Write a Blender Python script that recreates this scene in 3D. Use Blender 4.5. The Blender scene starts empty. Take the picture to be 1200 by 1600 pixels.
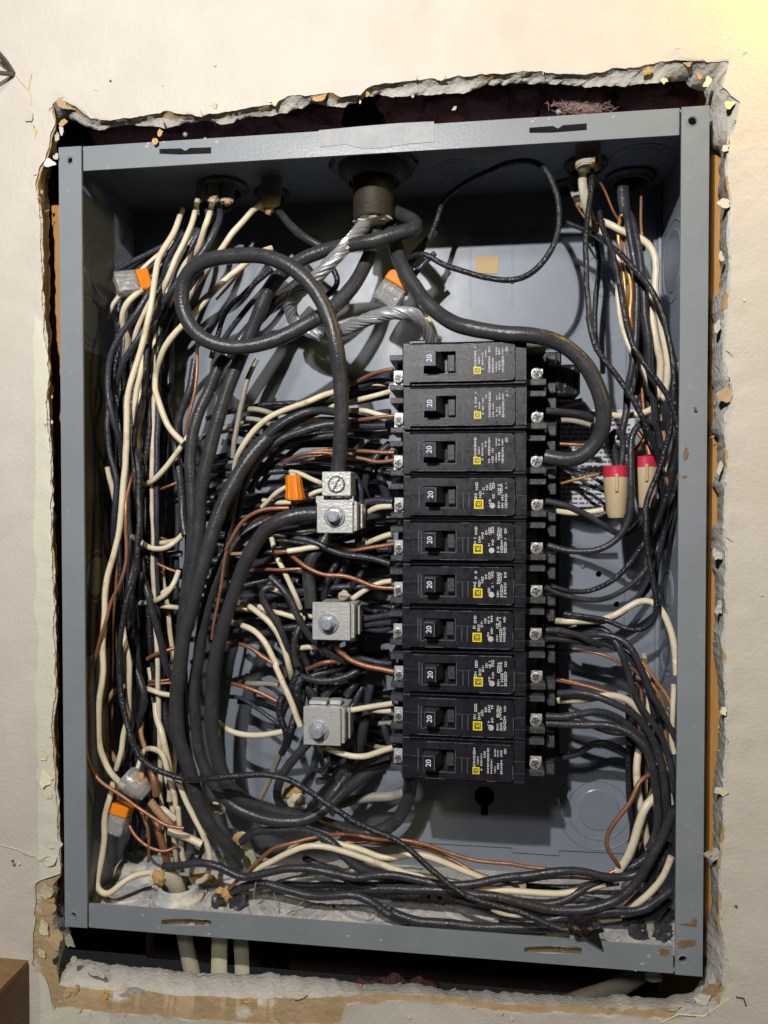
import bpy, bmesh, math, random
from mathutils import Vector, Matrix, noise
random.seed(7)
S = 0.0254                      # everything below is laid out in inches
FX = 1155.0                     # focal length for a 1200 x 1600 frame
SC = bpy.context.scene
COL = SC.collection

# ------------------------------------------------------------------ camera, world, lamps, exposure
CAM = Vector((2.46549, -16.04786, 0.98638))
ROT = Matrix.Rotation(0.128121, 3, 'Z') @ Matrix.Rotation(-0.0187078, 3, 'X')
cd = bpy.data.cameras.new('camera'); cam = bpy.data.objects.new('camera', cd); COL.objects.link(cam)
cd.sensor_fit = 'VERTICAL'; cd.sensor_height = 36.0; cd.sensor_width = 27.0; cd.lens = 36.0 * FX / 1600.0
cd.clip_start = 0.01; cd.clip_end = 50
cam.matrix_world = Matrix.Translation(CAM * S) @ (ROT @ Matrix.Rotation(math.radians(90), 3, 'X')).to_4x4()
SC.camera = cam
w = bpy.data.worlds.new('World'); SC.world = w; w.use_nodes = True
w.node_tree.nodes['Background'].inputs[0].default_value = (0.85, 0.92, 1.0, 1)
w.node_tree.nodes['Background'].inputs[1].default_value = 0.014
def lamp(name, loc, power, color, size):
    d = bpy.data.lights.new(name, 'POINT'); d.energy = power; d.color = color; d.shadow_soft_size = size
    o = bpy.data.objects.new(name, d); COL.objects.link(o); o.location = Vector(loc) * S
    return o
lamp('work_torch', (-2.3, -21.5, 13.6), 15.0, (1.0, 0.975, 0.96), 0.006)
lamp('yellow_room_lamp', (10.4, -1.0, 13.0), 1.5, (1.0, 0.60, 0.0), 0.02).data.specular_factor = 0.15
lamp('far_room_lamp', (30.0, -18, 10.5), 4.4, (1.0, 0.78, 0.34), 0.05)
lamp('dim_room_lamp', (-8.0, -40, 21.5), 12.0, (1.0, 0.95, 0.90), 0.04)  # unseen fill, added in front to even out the wall brightness
SC.view_settings.view_transform = 'Standard'; SC.view_settings.look = 'None'
SC.view_settings.exposure = 0.15; SC.view_settings.gamma = 1.0
SC.cycles.max_bounces = 6; SC.cycles.diffuse_bounces = 1; SC.cycles.transmission_bounces = 6; SC.cycles.transparent_max_bounces = 6
SC.cycles.use_denoising = True

HW, HH, DP = 7.125, 9.031, 3.75          # panel box half width, half height, depth
def ray(x, y):
    return ROT @ Vector(((x - 600.0) / FX, 1.0, -(y - 800.0) / FX))
def P(x, y, Y):                          # point of the photograph at depth Y (plane parallel to the wall)
    d = ray(x, y); return CAM + d * ((Y - CAM.y) / d.y)
def PZ(x, y, z):
    d = ray(x, y); return CAM + d * ((z - CAM.z) / d.z)
def PX(x, y, X):
    d = ray(x, y); return CAM + d * ((X - CAM.x) / d.x)
def V(*a): return Vector(a)

# ------------------------------------------------------------------ materials
def mat(name, color, rough=0.5, metal=0.0, c2=None, scale=6.0, amt=0.5, bump=0.0, bscale=40.0, spec=0.5,
        trans=0.0, coat=0.0, c3=None, s3=3.0, lo3=0.55, hi3=0.7, detail=6.0, stretch=None, rvar=0.0, ior=1.45):
    m = bpy.data.materials.new(name); m.use_nodes = True
    nt = m.node_tree; b = nt.nodes['Principled BSDF']; N = nt.nodes.new; L = nt.links.new
    b.inputs['Base Color'].default_value = (*color, 1); b.inputs['Roughness'].default_value = rough
    b.inputs['Metallic'].default_value = metal; b.inputs['Specular IOR Level'].default_value = spec
    b.inputs['Transmission Weight'].default_value = trans; b.inputs['Coat Weight'].default_value = coat
    b.inputs['IOR'].default_value = ior
    tc = N('ShaderNodeTexCoord'); mp = N('ShaderNodeMapping'); L(tc.outputs['Object'], mp.inputs[0])
    mp.inputs['Scale'].default_value = [(1 / S) * v for v in (stretch or (1, 1, 1))]
    if c2 is not None:
        n = N('ShaderNodeTexNoise'); n.inputs['Scale'].default_value = scale; n.inputs['Detail'].default_value = detail
        n.inputs['Roughness'].default_value = 0.65
        r = N('ShaderNodeMapRange'); r.inputs[1].default_value = 0.5 - amt / 2; r.inputs[2].default_value = 0.5 + amt / 2
        mx = N('ShaderNodeMix'); mx.data_type = 'RGBA'
        L(mp.outputs[0], n.inputs['Vector']); L(n.outputs[0], r.inputs[0]); L(r.outputs[0], mx.inputs[0])
        mx.inputs[6].default_value = (*color, 1); mx.inputs[7].default_value = (*c2, 1)
        out = mx.outputs[2]
        if c3 is not None:
            n3 = N('ShaderNodeTexNoise'); n3.inputs['Scale'].default_value = s3; n3.inputs['Detail'].default_value = 8.0
            n3.inputs['Roughness'].default_value = 0.6
            r3 = N('ShaderNodeMapRange'); r3.inputs[1].default_value = lo3; r3.inputs[2].default_value = hi3
            mx3 = N('ShaderNodeMix'); mx3.data_type = 'RGBA'
            L(mp.outputs[0], n3.inputs['Vector']); L(n3.outputs[0], r3.inputs[0]); L(r3.outputs[0], mx3.inputs[0])
            L(out, mx3.inputs[6]); mx3.inputs[7].default_value = (*c3, 1); out = mx3.outputs[2]
        L(out, b.inputs['Base Color'])
        if rvar:
            rr = N('ShaderNodeMapRange'); rr.inputs[3].default_value = rough - rvar; rr.inputs[4].default_value = rough + rvar
            L(n.outputs[0], rr.inputs[0]); rr.inputs[1].default_value = .3; rr.inputs[2].default_value = .7
            L(rr.outputs[0], b.inputs['Roughness'])
    if bump:
        nb = N('ShaderNodeTexNoise'); nb.inputs['Scale'].default_value = bscale; nb.inputs['Detail'].default_value = 5.0
        bp = N('ShaderNodeBump'); bp.inputs['Strength'].default_value = min(1.0, bump); bp.inputs['Distance'].default_value = 0.012 * S
        if bump > 1: bp.inputs['Distance'].default_value = 0.012 * S * bump
        L(mp.outputs[0], nb.inputs['Vector']); L(nb.outputs[0], bp.inputs['Height']); L(bp.outputs[0], b.inputs['Normal'])
    return m

M = {}
M['paint'] = mat('wall_paint', (0.585, 0.545, 0.48), 0.55, 0, (0.52, 0.48, 0.415), 0.8, 0.45, 0.9, 13.0, c3=(0.50, 0.44, 0.35), s3=1.1, lo3=0.60, hi3=0.80, spec=0.35)
M['old_paint'] = mat('paint_edge_layer', (0.70, 0.66, 0.47), 0.6, 0, (0.62, 0.55, 0.36), 3.0, 0.5, 1.5, 18.0)
M['gypsum'] = mat('torn_gypsum', (0.45, 0.425, 0.38), 0.95, 0, (0.56, 0.54, 0.49), 4.0, 0.5, 3.5, 10.0, c3=(0.40, 0.33, 0.24), s3=2.0, lo3=.60, hi3=.72, spec=0.1)
M['paper'] = mat('torn_brown_paper', (0.36, 0.24, 0.125), 0.9, 0, (0.47, 0.36, 0.22), 2.0, 0.5, 3.0, 6.0, c3=(0.62, 0.57, 0.48), s3=1.2, lo3=.58, hi3=.66, spec=0.15)
M['wood'] = mat('stud_wood', (0.52, 0.27, 0.07), 0.6, 0, (0.36, 0.165, 0.04), 1.6, 0.6, 1.0, 5.0, stretch=(6, 6, .6))
M['board'] = mat('stained_board', (0.12, 0.07, 0.028), 0.55, 0, (0.06, 0.033, 0.012), 1.5, 0.6, 3.0, 7.0, stretch=(1.5, 1.5, 4))
M['blocktop'] = mat('worn_wood_top', (0.27, 0.165, 0.07), 0.6, 0, (0.16, 0.09, 0.035), 1.5, .6, 2.0, 7.0, stretch=(.8, 3, 3))  # paler brown for the top face of the wooden block
M['fibre'] = mat('pale_pink_fibre', (0.42, 0.28, 0.26), 0.95, spec=.1)
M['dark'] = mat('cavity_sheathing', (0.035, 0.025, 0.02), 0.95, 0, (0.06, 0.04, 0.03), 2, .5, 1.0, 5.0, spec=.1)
M['pink'] = mat('pink_insulation', (0.40, 0.21, 0.20), 0.98, 0, (0.24, 0.10, 0.11), 2.5, 0.6, 6.0, 14.0, spec=.05)
M['steel'] = mat('grey_enamel', (0.235, 0.262, 0.285), 0.36, 0, (0.18, 0.207, 0.23), 1.2, 0.5, 0.25, 3.0, spec=0.5, rvar=.06)
M['flange'] = mat('grey_enamel_flange', (0.235, 0.262, 0.285), 0.36, 0, (0.195, 0.218, 0.238), 0.8, 0.5, 0.3, 14.0, c3=(0.33, 0.35, 0.37), s3=5.0, lo3=.62, hi3=.80, rvar=.06)
M['inner'] = mat('grey_enamel_inside', (0.25, 0.285, 0.33), 0.40, 0, (0.215, 0.245, 0.285), 1.0, 0.5, 0.3, 1.6, c3=(0.34, 0.37, 0.40), s3=4.0, lo3=.62, hi3=.85, spec=.5, rvar=.05)
M['ring'] = mat('grey_enamel_ring', (0.235, 0.265, 0.32), 0.28, 0, (0.20, 0.23, 0.27), 2.0, 0.5)
M['floor'] = mat('dusty_enamel', (0.36, 0.37, 0.385), 0.75, 0, (0.60, 0.58, 0.55), 1.6, 0.35, 2.0, 12.0, c3=(0.68, 0.62, 0.53), s3=2.6, lo3=.52, hi3=.62)
M['dust'] = mat('plaster_dust', (0.55, 0.50, 0.43), 0.95, 0, (0.42, 0.38, 0.32), 5, .5, 3.0, 20)
M['tape'] = mat('dusty_masking_tape', (0.40, 0.40, 0.40), 0.6, 0, (0.29, 0.31, 0.335), 3, .4, 2.0, 8)
M['rust'] = mat('rust_stain', (0.16, 0.085, 0.04), 0.9, 0, (0.22, 0.15, 0.09), 8, .5, 1.0, 20)
M['plastic'] = mat('black_breaker_plastic', (0.011, 0.012, 0.018), 0.30, 0, (0.020, 0.021, 0.028), 5.0, 0.45, 0.5, 60.0, c3=(0.075, 0.075, 0.078), s3=9.0, lo3=.64, hi3=.82, spec=.5, rvar=.1)
M['plastic2'] = mat('black_toggle_plastic', (0.012, 0.012, 0.014), 0.3, 0, (0.022, 0.022, 0.025), 6.0, 0.45, 0.4, 50.0)
M['foot'] = mat('scuffed_plastic', (0.035, 0.036, 0.042), 0.4, 0, (0.085, 0.085, 0.092), 9.0, 0.4, 1.2, 26.0)
M['seam'] = mat('seam_grey', (0.11, 0.11, 0.12), 0.5, 0, (0.045, 0.045, 0.05), 10.0, 0.5)
M['line'] = mat('scuffed_edge', (0.30, 0.30, 0.32), 0.6, 0, (0.06, 0.06, 0.07), 12.0, 0.5)  # scuffs on the face edges, painted highlights on the toggle edges
M['white'] = mat('white_print', (0.72, 0.75, 0.82), 0.6)
M['print'] = mat('grey_print', (0.80, 0.80, 0.80), 0.6, 0, (0.40, 0.40, 0.40), 14.0, 0.5)
M['blueprint'] = mat('pale_blue_print', (0.62, 0.70, 0.92), 0.6)
M['yellow'] = mat('yellow_print', (0.82, 0.66, 0.02), 0.5)
M['zinc'] = mat('zinc_plate', (0.56, 0.56, 0.55), 0.34, 0.4, (0.68, 0.68, 0.66), 2.5, 0.5, 1.0, 18.0, c3=(0.28, 0.27, 0.24), s3=8, lo3=.6, hi3=.7)
M['screw'] = mat('screw_steel', (0.70, 0.70, 0.70), 0.30, 0.35, (0.40, 0.40, 0.40), 10, .5, 2.5, 14.0)
M['bolt'] = mat('bolt_steel', (0.50, 0.54, 0.60), 0.28, 0.4, (0.34, 0.37, 0.42), 10, .5, .8, 20.0)
M['lock'] = mat('locknut_metal', (0.075, 0.07, 0.065), 0.45, 0.4, (0.15, 0.14, 0.12), 5, .5, 2.0, 14.0)
M['conduit'] = mat('weathered_conduit', (0.05, 0.038, 0.024), 0.6, 0.2, (0.03, 0.024, 0.016), 3, .5, 1.0, 14.0)
M['alu'] = mat('aluminium_strand', (0.70, 0.70, 0.72), 0.27, 0.6, (0.40, 0.40, 0.42), 6, .5, .6, 20.0)
M['K'] = mat('black_rubber', (0.032, 0.033, 0.037), 0.30, 0, (0.050, 0.050, 0.054), 2.6, 0.45, 0.9, 22.0, c3=(0.12, 0.115, 0.105), s3=5.0, lo3=.60, hi3=.85, spec=.45, rvar=.12)
M['M'] = mat('dull_black_insulation', (0.025, 0.026, 0.031), 0.27, 0, (0.050, 0.050, 0.057), 3.5, 0.5, 1.0, 24.0, c3=(0.13, 0.125, 0.115), s3=6.0, lo3=.60, hi3=.82, spec=.45, rvar=.12)
M['k'] = mat('glossy_black_insulation', (0.016, 0.017, 0.021), 0.22, 0, (0.028, 0.029, 0.034), 4.0, 0.5, 3.2, 16.0, spec=.6, rvar=.06)
M['b'] = mat('bluish_black_insulation', (0.026, 0.029, 0.044), 0.26, 0, (0.055, 0.058, 0.075), 4.0, 0.5, 1.0, 26.0, spec=.5, rvar=.08)
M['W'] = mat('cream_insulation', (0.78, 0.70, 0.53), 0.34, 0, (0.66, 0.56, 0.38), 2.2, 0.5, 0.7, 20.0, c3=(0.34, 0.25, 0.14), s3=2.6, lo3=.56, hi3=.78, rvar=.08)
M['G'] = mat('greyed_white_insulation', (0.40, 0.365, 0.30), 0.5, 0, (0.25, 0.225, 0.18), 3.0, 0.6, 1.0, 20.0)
M['T'] = mat('tan_paper_insulation', (0.42, 0.27, 0.15), 0.7, 0, (0.30, 0.17, 0.09), 3.0, 0.6, 2.0, 14.0)
M['U'] = mat('dull_copper', (0.43, 0.205, 0.115), 0.38, 0.45, (0.27, 0.12, 0.065), 3.0, 0.6, 0.8, 30.0)
M['O'] = mat('bright_copper', (0.74, 0.36, 0.12), 0.32, 0.5, (0.50, 0.22, 0.07), 3.0, 0.6, 0.8, 30.0)
M['sheath'] = mat('cable_sheath', (0.50, 0.46, 0.36), 0.5, 0, (0.38, 0.34, 0.26), 2.0, 0.5, 1.0, 12.0)
M['sheathy'] = mat('yellowed_sheath', (0.55, 0.55, 0.33), 0.5, 0, (0.66, 0.62, 0.50), 1.4, 0.5, 1.0, 12.0)
M['kraft'] = mat('kraft_filler', (0.50, 0.28, 0.09), 0.85, 0, (0.62, 0.42, 0.20), 5.0, 0.5, 4.0, 18.0)
M['orange'] = mat('orange_plastic', (0.85, 0.235, 0.01), 0.35, 0, (0.72, 0.20, 0.012), 3, .5, .3, 20)
M['clear'] = mat('clear_plastic', (0.98, 0.98, 0.96), 0.10, 0, None, trans=0.80, bump=1.2, bscale=9.0, ior=1.35)
M['ivory'] = mat('ivory_plastic', (0.55, 0.43, 0.27), 0.42, 0, (0.48, 0.37, 0.22), 2.5, .5, .4, 12.0)
M['red'] = mat('crimson_plastic', (0.58, 0.028, 0.065), 0.38, 0, (0.48, 0.022, 0.05), 3, .5, .4, 12.0)
M['vinyl'] = mat('black_vinyl_tape', (0.010, 0.010, 0.012), 0.18, 0, (0.02, 0.02, 0.022), 5, .5, 2.0, 7.0, spec=.7)
M['label'] = mat('printed_label', (0.62, 0.63, 0.66), 0.45, 0, (0.50, 0.51, 0.54), 3, .5)
M['olabel'] = mat('old_label', (0.12, 0.115, 0.095), 0.6, 0, (0.085, 0.08, 0.065), 3, .5)
M['ink'] = mat('label_ink', (0.10, 0.10, 0.11), 0.7)
M['tan'] = mat('tan_sticker', (0.55, 0.38, 0.19), 0.6, 0, (0.48, 0.33, 0.16), 3, .5)

# an older cream coat is bare in the strip along the left edge of the opening
def bare_strip(m):
    nt = m.node_tree; N = nt.nodes.new; L = nt.links.new; b = nt.nodes['Principled BSDF']
    src = b.inputs['Base Color'].links[0].from_socket
    tc = N('ShaderNodeTexCoord'); sp = N('ShaderNodeSeparateXYZ'); L(tc.outputs['Object'], sp.inputs[0])
    n = N('ShaderNodeTexNoise'); n.inputs['Scale'].default_value = 60; n.inputs['Detail'].default_value = 6; L(tc.outputs['Object'], n.inputs['Vector'])
    def m_(op, a, c):
        q = N('ShaderNodeMath'); q.operation = op
        for i, v in enumerate((a, c)):
            if isinstance(v, (int, float)): q.inputs[i].default_value = v
            else: L(v, q.inputs[i])
        return q.outputs[0]
    xs = m_('ADD', sp.outputs[0], m_('MULTIPLY', m_('SUBTRACT', n.outputs[0], .5), .35 * S))
    k1 = m_('GREATER_THAN', xs, -7.72 * S); k2 = m_('LESS_THAN', sp.outputs[0], -6.0 * S)
    k3 = m_('LESS_THAN', m_('ADD', sp.outputs[2], m_('MULTIPLY', n.outputs[0], 2.0 * S)), 6.0 * S)
    k = m_('MULTIPLY', m_('MULTIPLY', k1, k2), k3)
    mx = N('ShaderNodeMix'); mx.data_type = 'RGBA'; L(k, mx.inputs[0]); L(src, mx.inputs[6]); mx.inputs[7].default_value = (0.62, 0.605, 0.49, 1)
    L(mx.outputs[2], b.inputs['Base Color'])
bare_strip(M['paint'])
# ------------------------------------------------------------------ mesh helpers
class MB:
    def __init__(s): s.v = []; s.f = []; s.mi = []
    def add(s, vs, fs, mi=0):
        o = len(s.v); s.v += [Vector(a) for a in vs]; s.f += [tuple(i + o for i in f) for f in fs]; s.mi += [mi] * len(fs)
        return s
    def box(s, x0, x1, y0, y1, z0, z1, bev=0.0, mi=0):
        if bev <= 0:
            c = [(x, y, z) for x in (x0, x1) for y in (y0, y1) for z in (z0, z1)]
            return s.add(c, [(0, 1, 3, 2), (4, 6, 7, 5), (0, 4, 5, 1), (2, 3, 7, 6), (0, 2, 6, 4), (1, 5, 7, 3)], mi)
        bm = bmesh.new(); bmesh.ops.create_cube(bm, size=1)
        for q in bm.verts: q.co = Vector(((x0 + x1) / 2 + q.co.x * (x1 - x0), (y0 + y1) / 2 + q.co.y * (y1 - y0), (z0 + z1) / 2 + q.co.z * (z1 - z0)))
        bmesh.ops.bevel(bm, geom=bm.edges[:], offset=bev, segments=1, affect='EDGES')
        bm.verts.index_update()
        s.add([q.co.copy() for q in bm.verts], [tuple(a.index for a in f.verts) for f in bm.faces], mi); bm.free(); return s
    def tube(s, pts, r, n=10, cap=True, mi=0, flat=1.0):
        pts = [Vector(p) for p in pts]; m = len(pts)
        rs = r if isinstance(r, (list, tuple)) else [r] * m
        vs = []; t0 = (pts[1] - pts[0]).normalized()
        up = Vector((0, 1, 0)) if abs(t0.y) < .8 else Vector((1, 0, 0))
        nrm = (up - t0 * up.dot(t0)).normalized()
        for i in range(m):
            t = (pts[min(i + 1, m - 1)] - pts[max(i - 1, 0)])
            if t.length < 1e-9: t = t0.copy()
            t.normalize(); nrm = (nrm - t * nrm.dot(t))
            nrm.normalize(); b = t.cross(nrm)
            for k in range(n):
                a = 2 * math.pi * k / n
                vs.append(pts[i] + nrm * (math.cos(a) * rs[i] * flat) + b * (math.sin(a) * rs[i]))
        fs = [(i * n + k, i * n + (k + 1) % n, (i + 1) * n + (k + 1) % n, (i + 1) * n + k) for i in range(m - 1) for k in range(n)]
        if cap: fs += [tuple(range(n))[::-1], tuple((m - 1) * n + k for k in range(n))]
        return s.add(vs, fs, mi)
    def lathe(s, c, axis, prof, n=24, mi=0, rx=None):
        # prof: (radius, height along axis)
        axis = Vector(axis).normalized(); up = Vector((0, 0, 1)) if abs(axis.z) < .9 else Vector((1, 0, 0))
        a = axis.cross(up).normalized(); b = axis.cross(a); c = Vector(c); vs = []
        for (r, h) in prof:
            for k in range(n):
                t = 2 * math.pi * k / n
                vs.append(c + axis * h + a * (r * math.cos(t)) + b * (r * math.sin(t)))
        m = len(prof)
        fs = [(i * n + k, i * n + (k + 1) % n, (i + 1) * n + (k + 1) % n, (i + 1) * n + k) for i in range(m - 1) for k in range(n)]
        if prof[0][0] > 1e-6: fs.append(tuple(range(n)))
        if prof[-1][0] > 1e-6: fs.append(tuple((m - 1) * n + k for k in range(n)))
        return s.add(vs, fs, mi)
    def ring(s, c, axis, r0, r1, h, n=40, mi=0):
        return s.lathe_open(c, axis, [(r0, 0), (r0 + (r1 - r0) * .3, h), (r0 + (r1 - r0) * .7, h), (r1, 0)], n, mi)
    def lathe_open(s, c, axis, prof, n=40, mi=0):
        k0 = len(s.f); s.lathe(c, axis, prof, n, mi)
        # drop the end caps
        ends = (1 if prof[0][0] > 1e-6 else 0) + (1 if prof[-1][0] > 1e-6 else 0)
        for _ in range(ends): s.f.pop(); s.mi.pop()
        return s
    def plate(s, outer, holes, fn, depth, mi=0):
        """flat plate with holes: 2-D outlines, fn(u, v, d) gives the 3-D point"""
        bm = bmesh.new(); es = []
        for lp in [outer] + holes:
            vv = [bm.verts.new((a, b, 0)) for a, b in lp]
            es += [bm.edges.new((vv[i], vv[(i + 1) % len(vv)])) for i in range(len(vv))]
        bmesh.ops.triangle_fill(bm, use_beauty=True, edges=es, normal=(0, 0, 1))
        bm.verts.index_update(); n = len(bm.verts)
        fs = [tuple(q.index for q in f.verts) for f in bm.faces]
        pts = [(q.co.x, q.co.y) for q in bm.verts]; bm.free()
        vs = [fn(a, b, 0) for a, b in pts] + [fn(a, b, depth) for a, b in pts]
        ff = fs + [tuple(i + n for i in f[::-1]) for f in fs]; o = 0
        for lp in [outer] + holes:
            m = len(lp); ff += [(o + i, o + (i + 1) % m, n + o + (i + 1) % m, n + o + i) for i in range(m)]; o += m
        return s.add(vs, ff, mi)
    def build(s, name, m, parent=None, origin=None, smooth=True, angle=35):
        if origin is None:
            origin = parent_origin.get(parent.name, V(0, 0, 0)) if parent else V(0, 0, 0)
        me = bpy.data.meshes.new(name)
        me.from_pydata([tuple((a - origin) * S) for a in s.v], [], s.f)
        for q in (m if isinstance(m, (list, tuple)) else [m]): me.materials.append(M[q] if isinstance(q, str) else q)
        me.polygons.foreach_set('material_index', s.mi)
        bm = bmesh.new(); bm.from_mesh(me); bmesh.ops.recalc_face_normals(bm, faces=bm.faces[:])
        if smooth:
            ca = math.cos(math.radians(angle))
            for f in bm.faces: f.smooth = True
            for e in bm.edges:
                if len(e.link_faces) == 2 and e.link_faces[0].normal.dot(e.link_faces[1].normal) < ca: e.smooth = False
        bm.to_mesh(me); bm.free(); me.update()
        o = bpy.data.objects.new(name, me); COL.objects.link(o)
        if name in ('seam_line', 'worn_edge', 'printed_text', 'label_text'): o['kind'] = 'stuff'   # marks too small to pick apart
        if parent: o.parent = parent
        else: o.location = origin * S
        parent_origin[o.name] = origin
        return o
parent_origin = {}
def tag(o, label, cat=None, group=None, kind=None):
    if label: o['label'] = label
    if cat: o['category'] = cat
    if group: o['group'] = group
    if kind: o['kind'] = kind
    return o
def thing(name, loc, label, cat, group=None):
    o = bpy.data.objects.new(name, None); COL.objects.link(o); o.empty_display_size = 0.01
    o.location = Vector(loc) * S; parent_origin[o.name] = Vector(loc)
    return tag(o, label, cat, group)
def kin(src, parent, name=None):                     # linked copy of a part under another thing
    c = src.copy(); COL.objects.link(c); c.parent = parent; parent_origin[c.name] = parent_origin[parent.name]
    return c
def spline(pts, step=0.09):
    p = [Vector(a) for a in pts]
    if len(p) == 2: p = [p[0], (p[0] + p[1]) / 2, p[1]]
    p = [p[0] * 2 - p[1]] + p + [p[-1] * 2 - p[-2]]
    out = []
    for i in range(1, len(p) - 2):
        a, b, c, d = p[i - 1], p[i], p[i + 1], p[i + 2]
        n = max(2, int((c - b).length / step))
        for k in range(n):
            t = k / n
            out.append(0.5 * ((2 * b) + (c - a) * t + (2 * a - 5 * b + 4 * c - d) * t * t + (3 * b - a - 3 * c + d) * t ** 3))
    out.append(p[-2].copy())
    return out
def blob(c, r, seed, sq=(1, 1, 1), amp=.35, sub=2):
    bm = bmesh.new(); bmesh.ops.create_icosphere(bm, subdivisions=sub, radius=1)
    vs = []
    for q in bm.verts:
        k = 1 + amp * noise.noise(q.co * 1.7 + Vector((seed * 3.1, seed, 0)))
        k += amp * .4 * noise.noise(q.co * 5 + Vector((seed, 0, 0)))
        vs.append(Vector(c) + Vector((q.co.x * sq[0], q.co.y * sq[1], q.co.z * sq[2])) * r * k)
    bm.verts.index_update(); fs = [tuple(a.index for a in f.verts) for f in bm.faces]; bm.free()
    return vs, fs
# ------------------------------------------------------------------ the wall and the torn hole
def lerp_poly(pl, t, ax):
    for i in range(len(pl) - 1):
        a, b = pl[i], pl[i + 1]
        if (a[ax] <= t <= b[ax]) or (b[ax] <= t <= a[ax]):
            u = 0 if a[ax] == b[ax] else (t - a[ax]) / (b[ax] - a[ax]); return a[1 - ax] + (b[1 - ax] - a[1 - ax]) * u
    return pl[0][1 - ax] if abs(t - pl[0][ax]) < abs(t - pl[-1][ax]) else pl[-1][1 - ax]
NT, NS = 300, 420
def loop(top, right, bottom, left, amp, seed, fr=0.05):
    """top and bottom left-to-right, left and right top-to-bottom, photograph pixels; clockwise list"""
    pts = []
    for i in range(NT):
        x = top[0][0] + (top[-1][0] - top[0][0]) * i / NT; pts.append([x, lerp_poly(top, x, 0)])
    for i in range(NS):
        y = right[0][1] + (right[-1][1] - right[0][1]) * i / NS; pts.append([lerp_poly(right, y, 1), y])
    for i in range(NT):
        x = bottom[-1][0] + (bottom[0][0] - bottom[-1][0]) * i / NT; pts.append([x, lerp_poly(bottom, x, 0)])
    for i in range(NS):
        y = left[-1][1] + (left[0][1] - left[-1][1]) * i / NS; pts.append([lerp_poly(left, y, 1), y])
    out = []
    for x, y in pts:
        q = Vector((x * fr, y * fr, seed)); dx = noise.fractal(q, .9, 2.1, 5); dy = noise.fractal(q + Vector((9, 5, 3)), .9, 2.1, 5)
        out.append((x + dx * amp, y + dy * amp))
    return out
A_top = [(82,162),(98,156),(121,168),(140,186),(182,188),(224,181),(255,174),(315,181),(350,174),(420,165),(450,150),(485,150),(509,145),(534,150),(565,147),(576,135),(625,126),(695,123),(730,118),(800,114),(850,112),(920,116),(965,106),(990,106),(1018,100),(1060,92),(1095,94),(1138,98)]
A_right = [(1138,98),(1131,137),(1156,161),(1150,200),(1139,217),(1137,270),(1142,312),(1139,375),(1143,410),(1136,497),(1133,567),(1146,610),(1146,630),(1136,652),(1137,733),(1133,800),(1137,870),(1136,967),(1132,1000),(1135,1073),(1137,1167),(1132,1227),(1133,1300),(1126,1350),(1128,1400),(1125,1442),(1135,1488),(1132,1547),(1118,1577)]
A_bot = [(84,1572),(200,1584),(315,1594),(430,1601),(530,1598),(540,1568),(625,1563),(695,1568),(800,1582),(895,1582),(1000,1590),(1084,1590),(1118,1577)]
A_left = [(82,162),(84,193),(80,214),(73,242),(62,264),(56,287),(62,330),(64,375),(66,480),(70,520),(76,585),(71,627),(80,725),(79,830),(83,917),(86,1080),(80,1136),(86,1220),(92,1325),(94,1366),(57,1378),(54,1430),(52,1505),(70,1530),(84,1572)]
P_top = [(x, y + 2.5) for x, y in A_top[1:-1]]; P_top = [(86,166)] + P_top + [(1134,104)]
P_right = [(1134,104)] + [(x - 4, y) for x, y in A_right[1:-1]] + [(1112,1568)]
P_bot = [(92,1540),(160,1547),(240,1552),(300,1556),(400,1560),(520,1558),(600,1552),(700,1558),(800,1570),(900,1572),(1000,1578),(1112,1568)]
P_left = [(86,166),(87,193),(83,214),(76,242),(65,266),(59,289),(65,330),(67,375),(69,480),(73,520),(79,585),(75,627),(83,725),(82,830),(86,917),(89,1080),(84,1136),(89,1220),(95,1325),(97,1366),(84,1384),(82,1430),(84,1470),(86,1500),(92,1540)]
B_top = [(86,198),(101,183),(126,194),(150,203),(196,196),(238,197),(259,201),(273,197),(315,191),(350,194),(385,183),(420,181),(450,176),(488,162),(537,168),(569,152),(590,148),(618,152),(677,148),(730,145),(758,134),(800,131),(867,131),(920,136),(990,133),(1032,127),(1070,127),(1083,140),(1100,140)]
B_right = [(1100,140),(1104,200),(1112,232),(1126,238),(1124,277),(1122,300),(1127,320),(1124,375),(1127,425),(1124,450),(1113,470),(1113,560),(1112,590),(1116,640),(1112,670),(1121,690),(1120,740),(1112,760),(1121,775),(1122,815),(1112,825),(1112,880),(1117,900),(1117,960),(1113,1020),(1122,1060),(1124,1120),(1122,1180),(1115,1215),(1114,1330),(1108,1345),(1112,1420),(1105,1440),(1104,1500),(1096,1531)]
B_bot = [(90,1508),(126,1498),(164,1506),(245,1513),(315,1521),(421,1521),(520,1530),(569,1538),(646,1537),(695,1546),(800,1551),(860,1554),(927,1560),(962,1554),(1025,1560),(1081,1551),(1096,1531)]
B_left = [(86,198),(92,222),(84,250),(78,270),(75,290),(76,330),(78,480),(82,620),(84,725),(87,830),(90,917),(92,1080),(92,1220),(98,1325),(102,1370),(98,1400),(112,1460),(96,1490),(90,1508)]
def mid(a, b, t): return [(p[0] + (q[0] - p[0]) * t, p[1] + (q[1] - p[1]) * t) for p, q in zip(a, b)]
LA = loop(A_top, A_right, A_bot, A_left, 3.2, 1.0); LP = loop(P_top, P_right, P_bot, P_left, 2.6, 4.0, .05)
LB = loop(B_top, B_right, B_bot, B_left, 3.0, 8.0, .06)
WY = -0.13
rings = [[P(x, y, WY) for x, y in LA]]
rings.append([P(x, y, WY + (.012 if j < NT else .04)) for j, (x, y) in enumerate(LA)])
rings.append([P(x, y, WY + .05 + .008 * noise.noise(Vector((x * .02, y * .02, 3)))) for x, y in LP])
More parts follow.
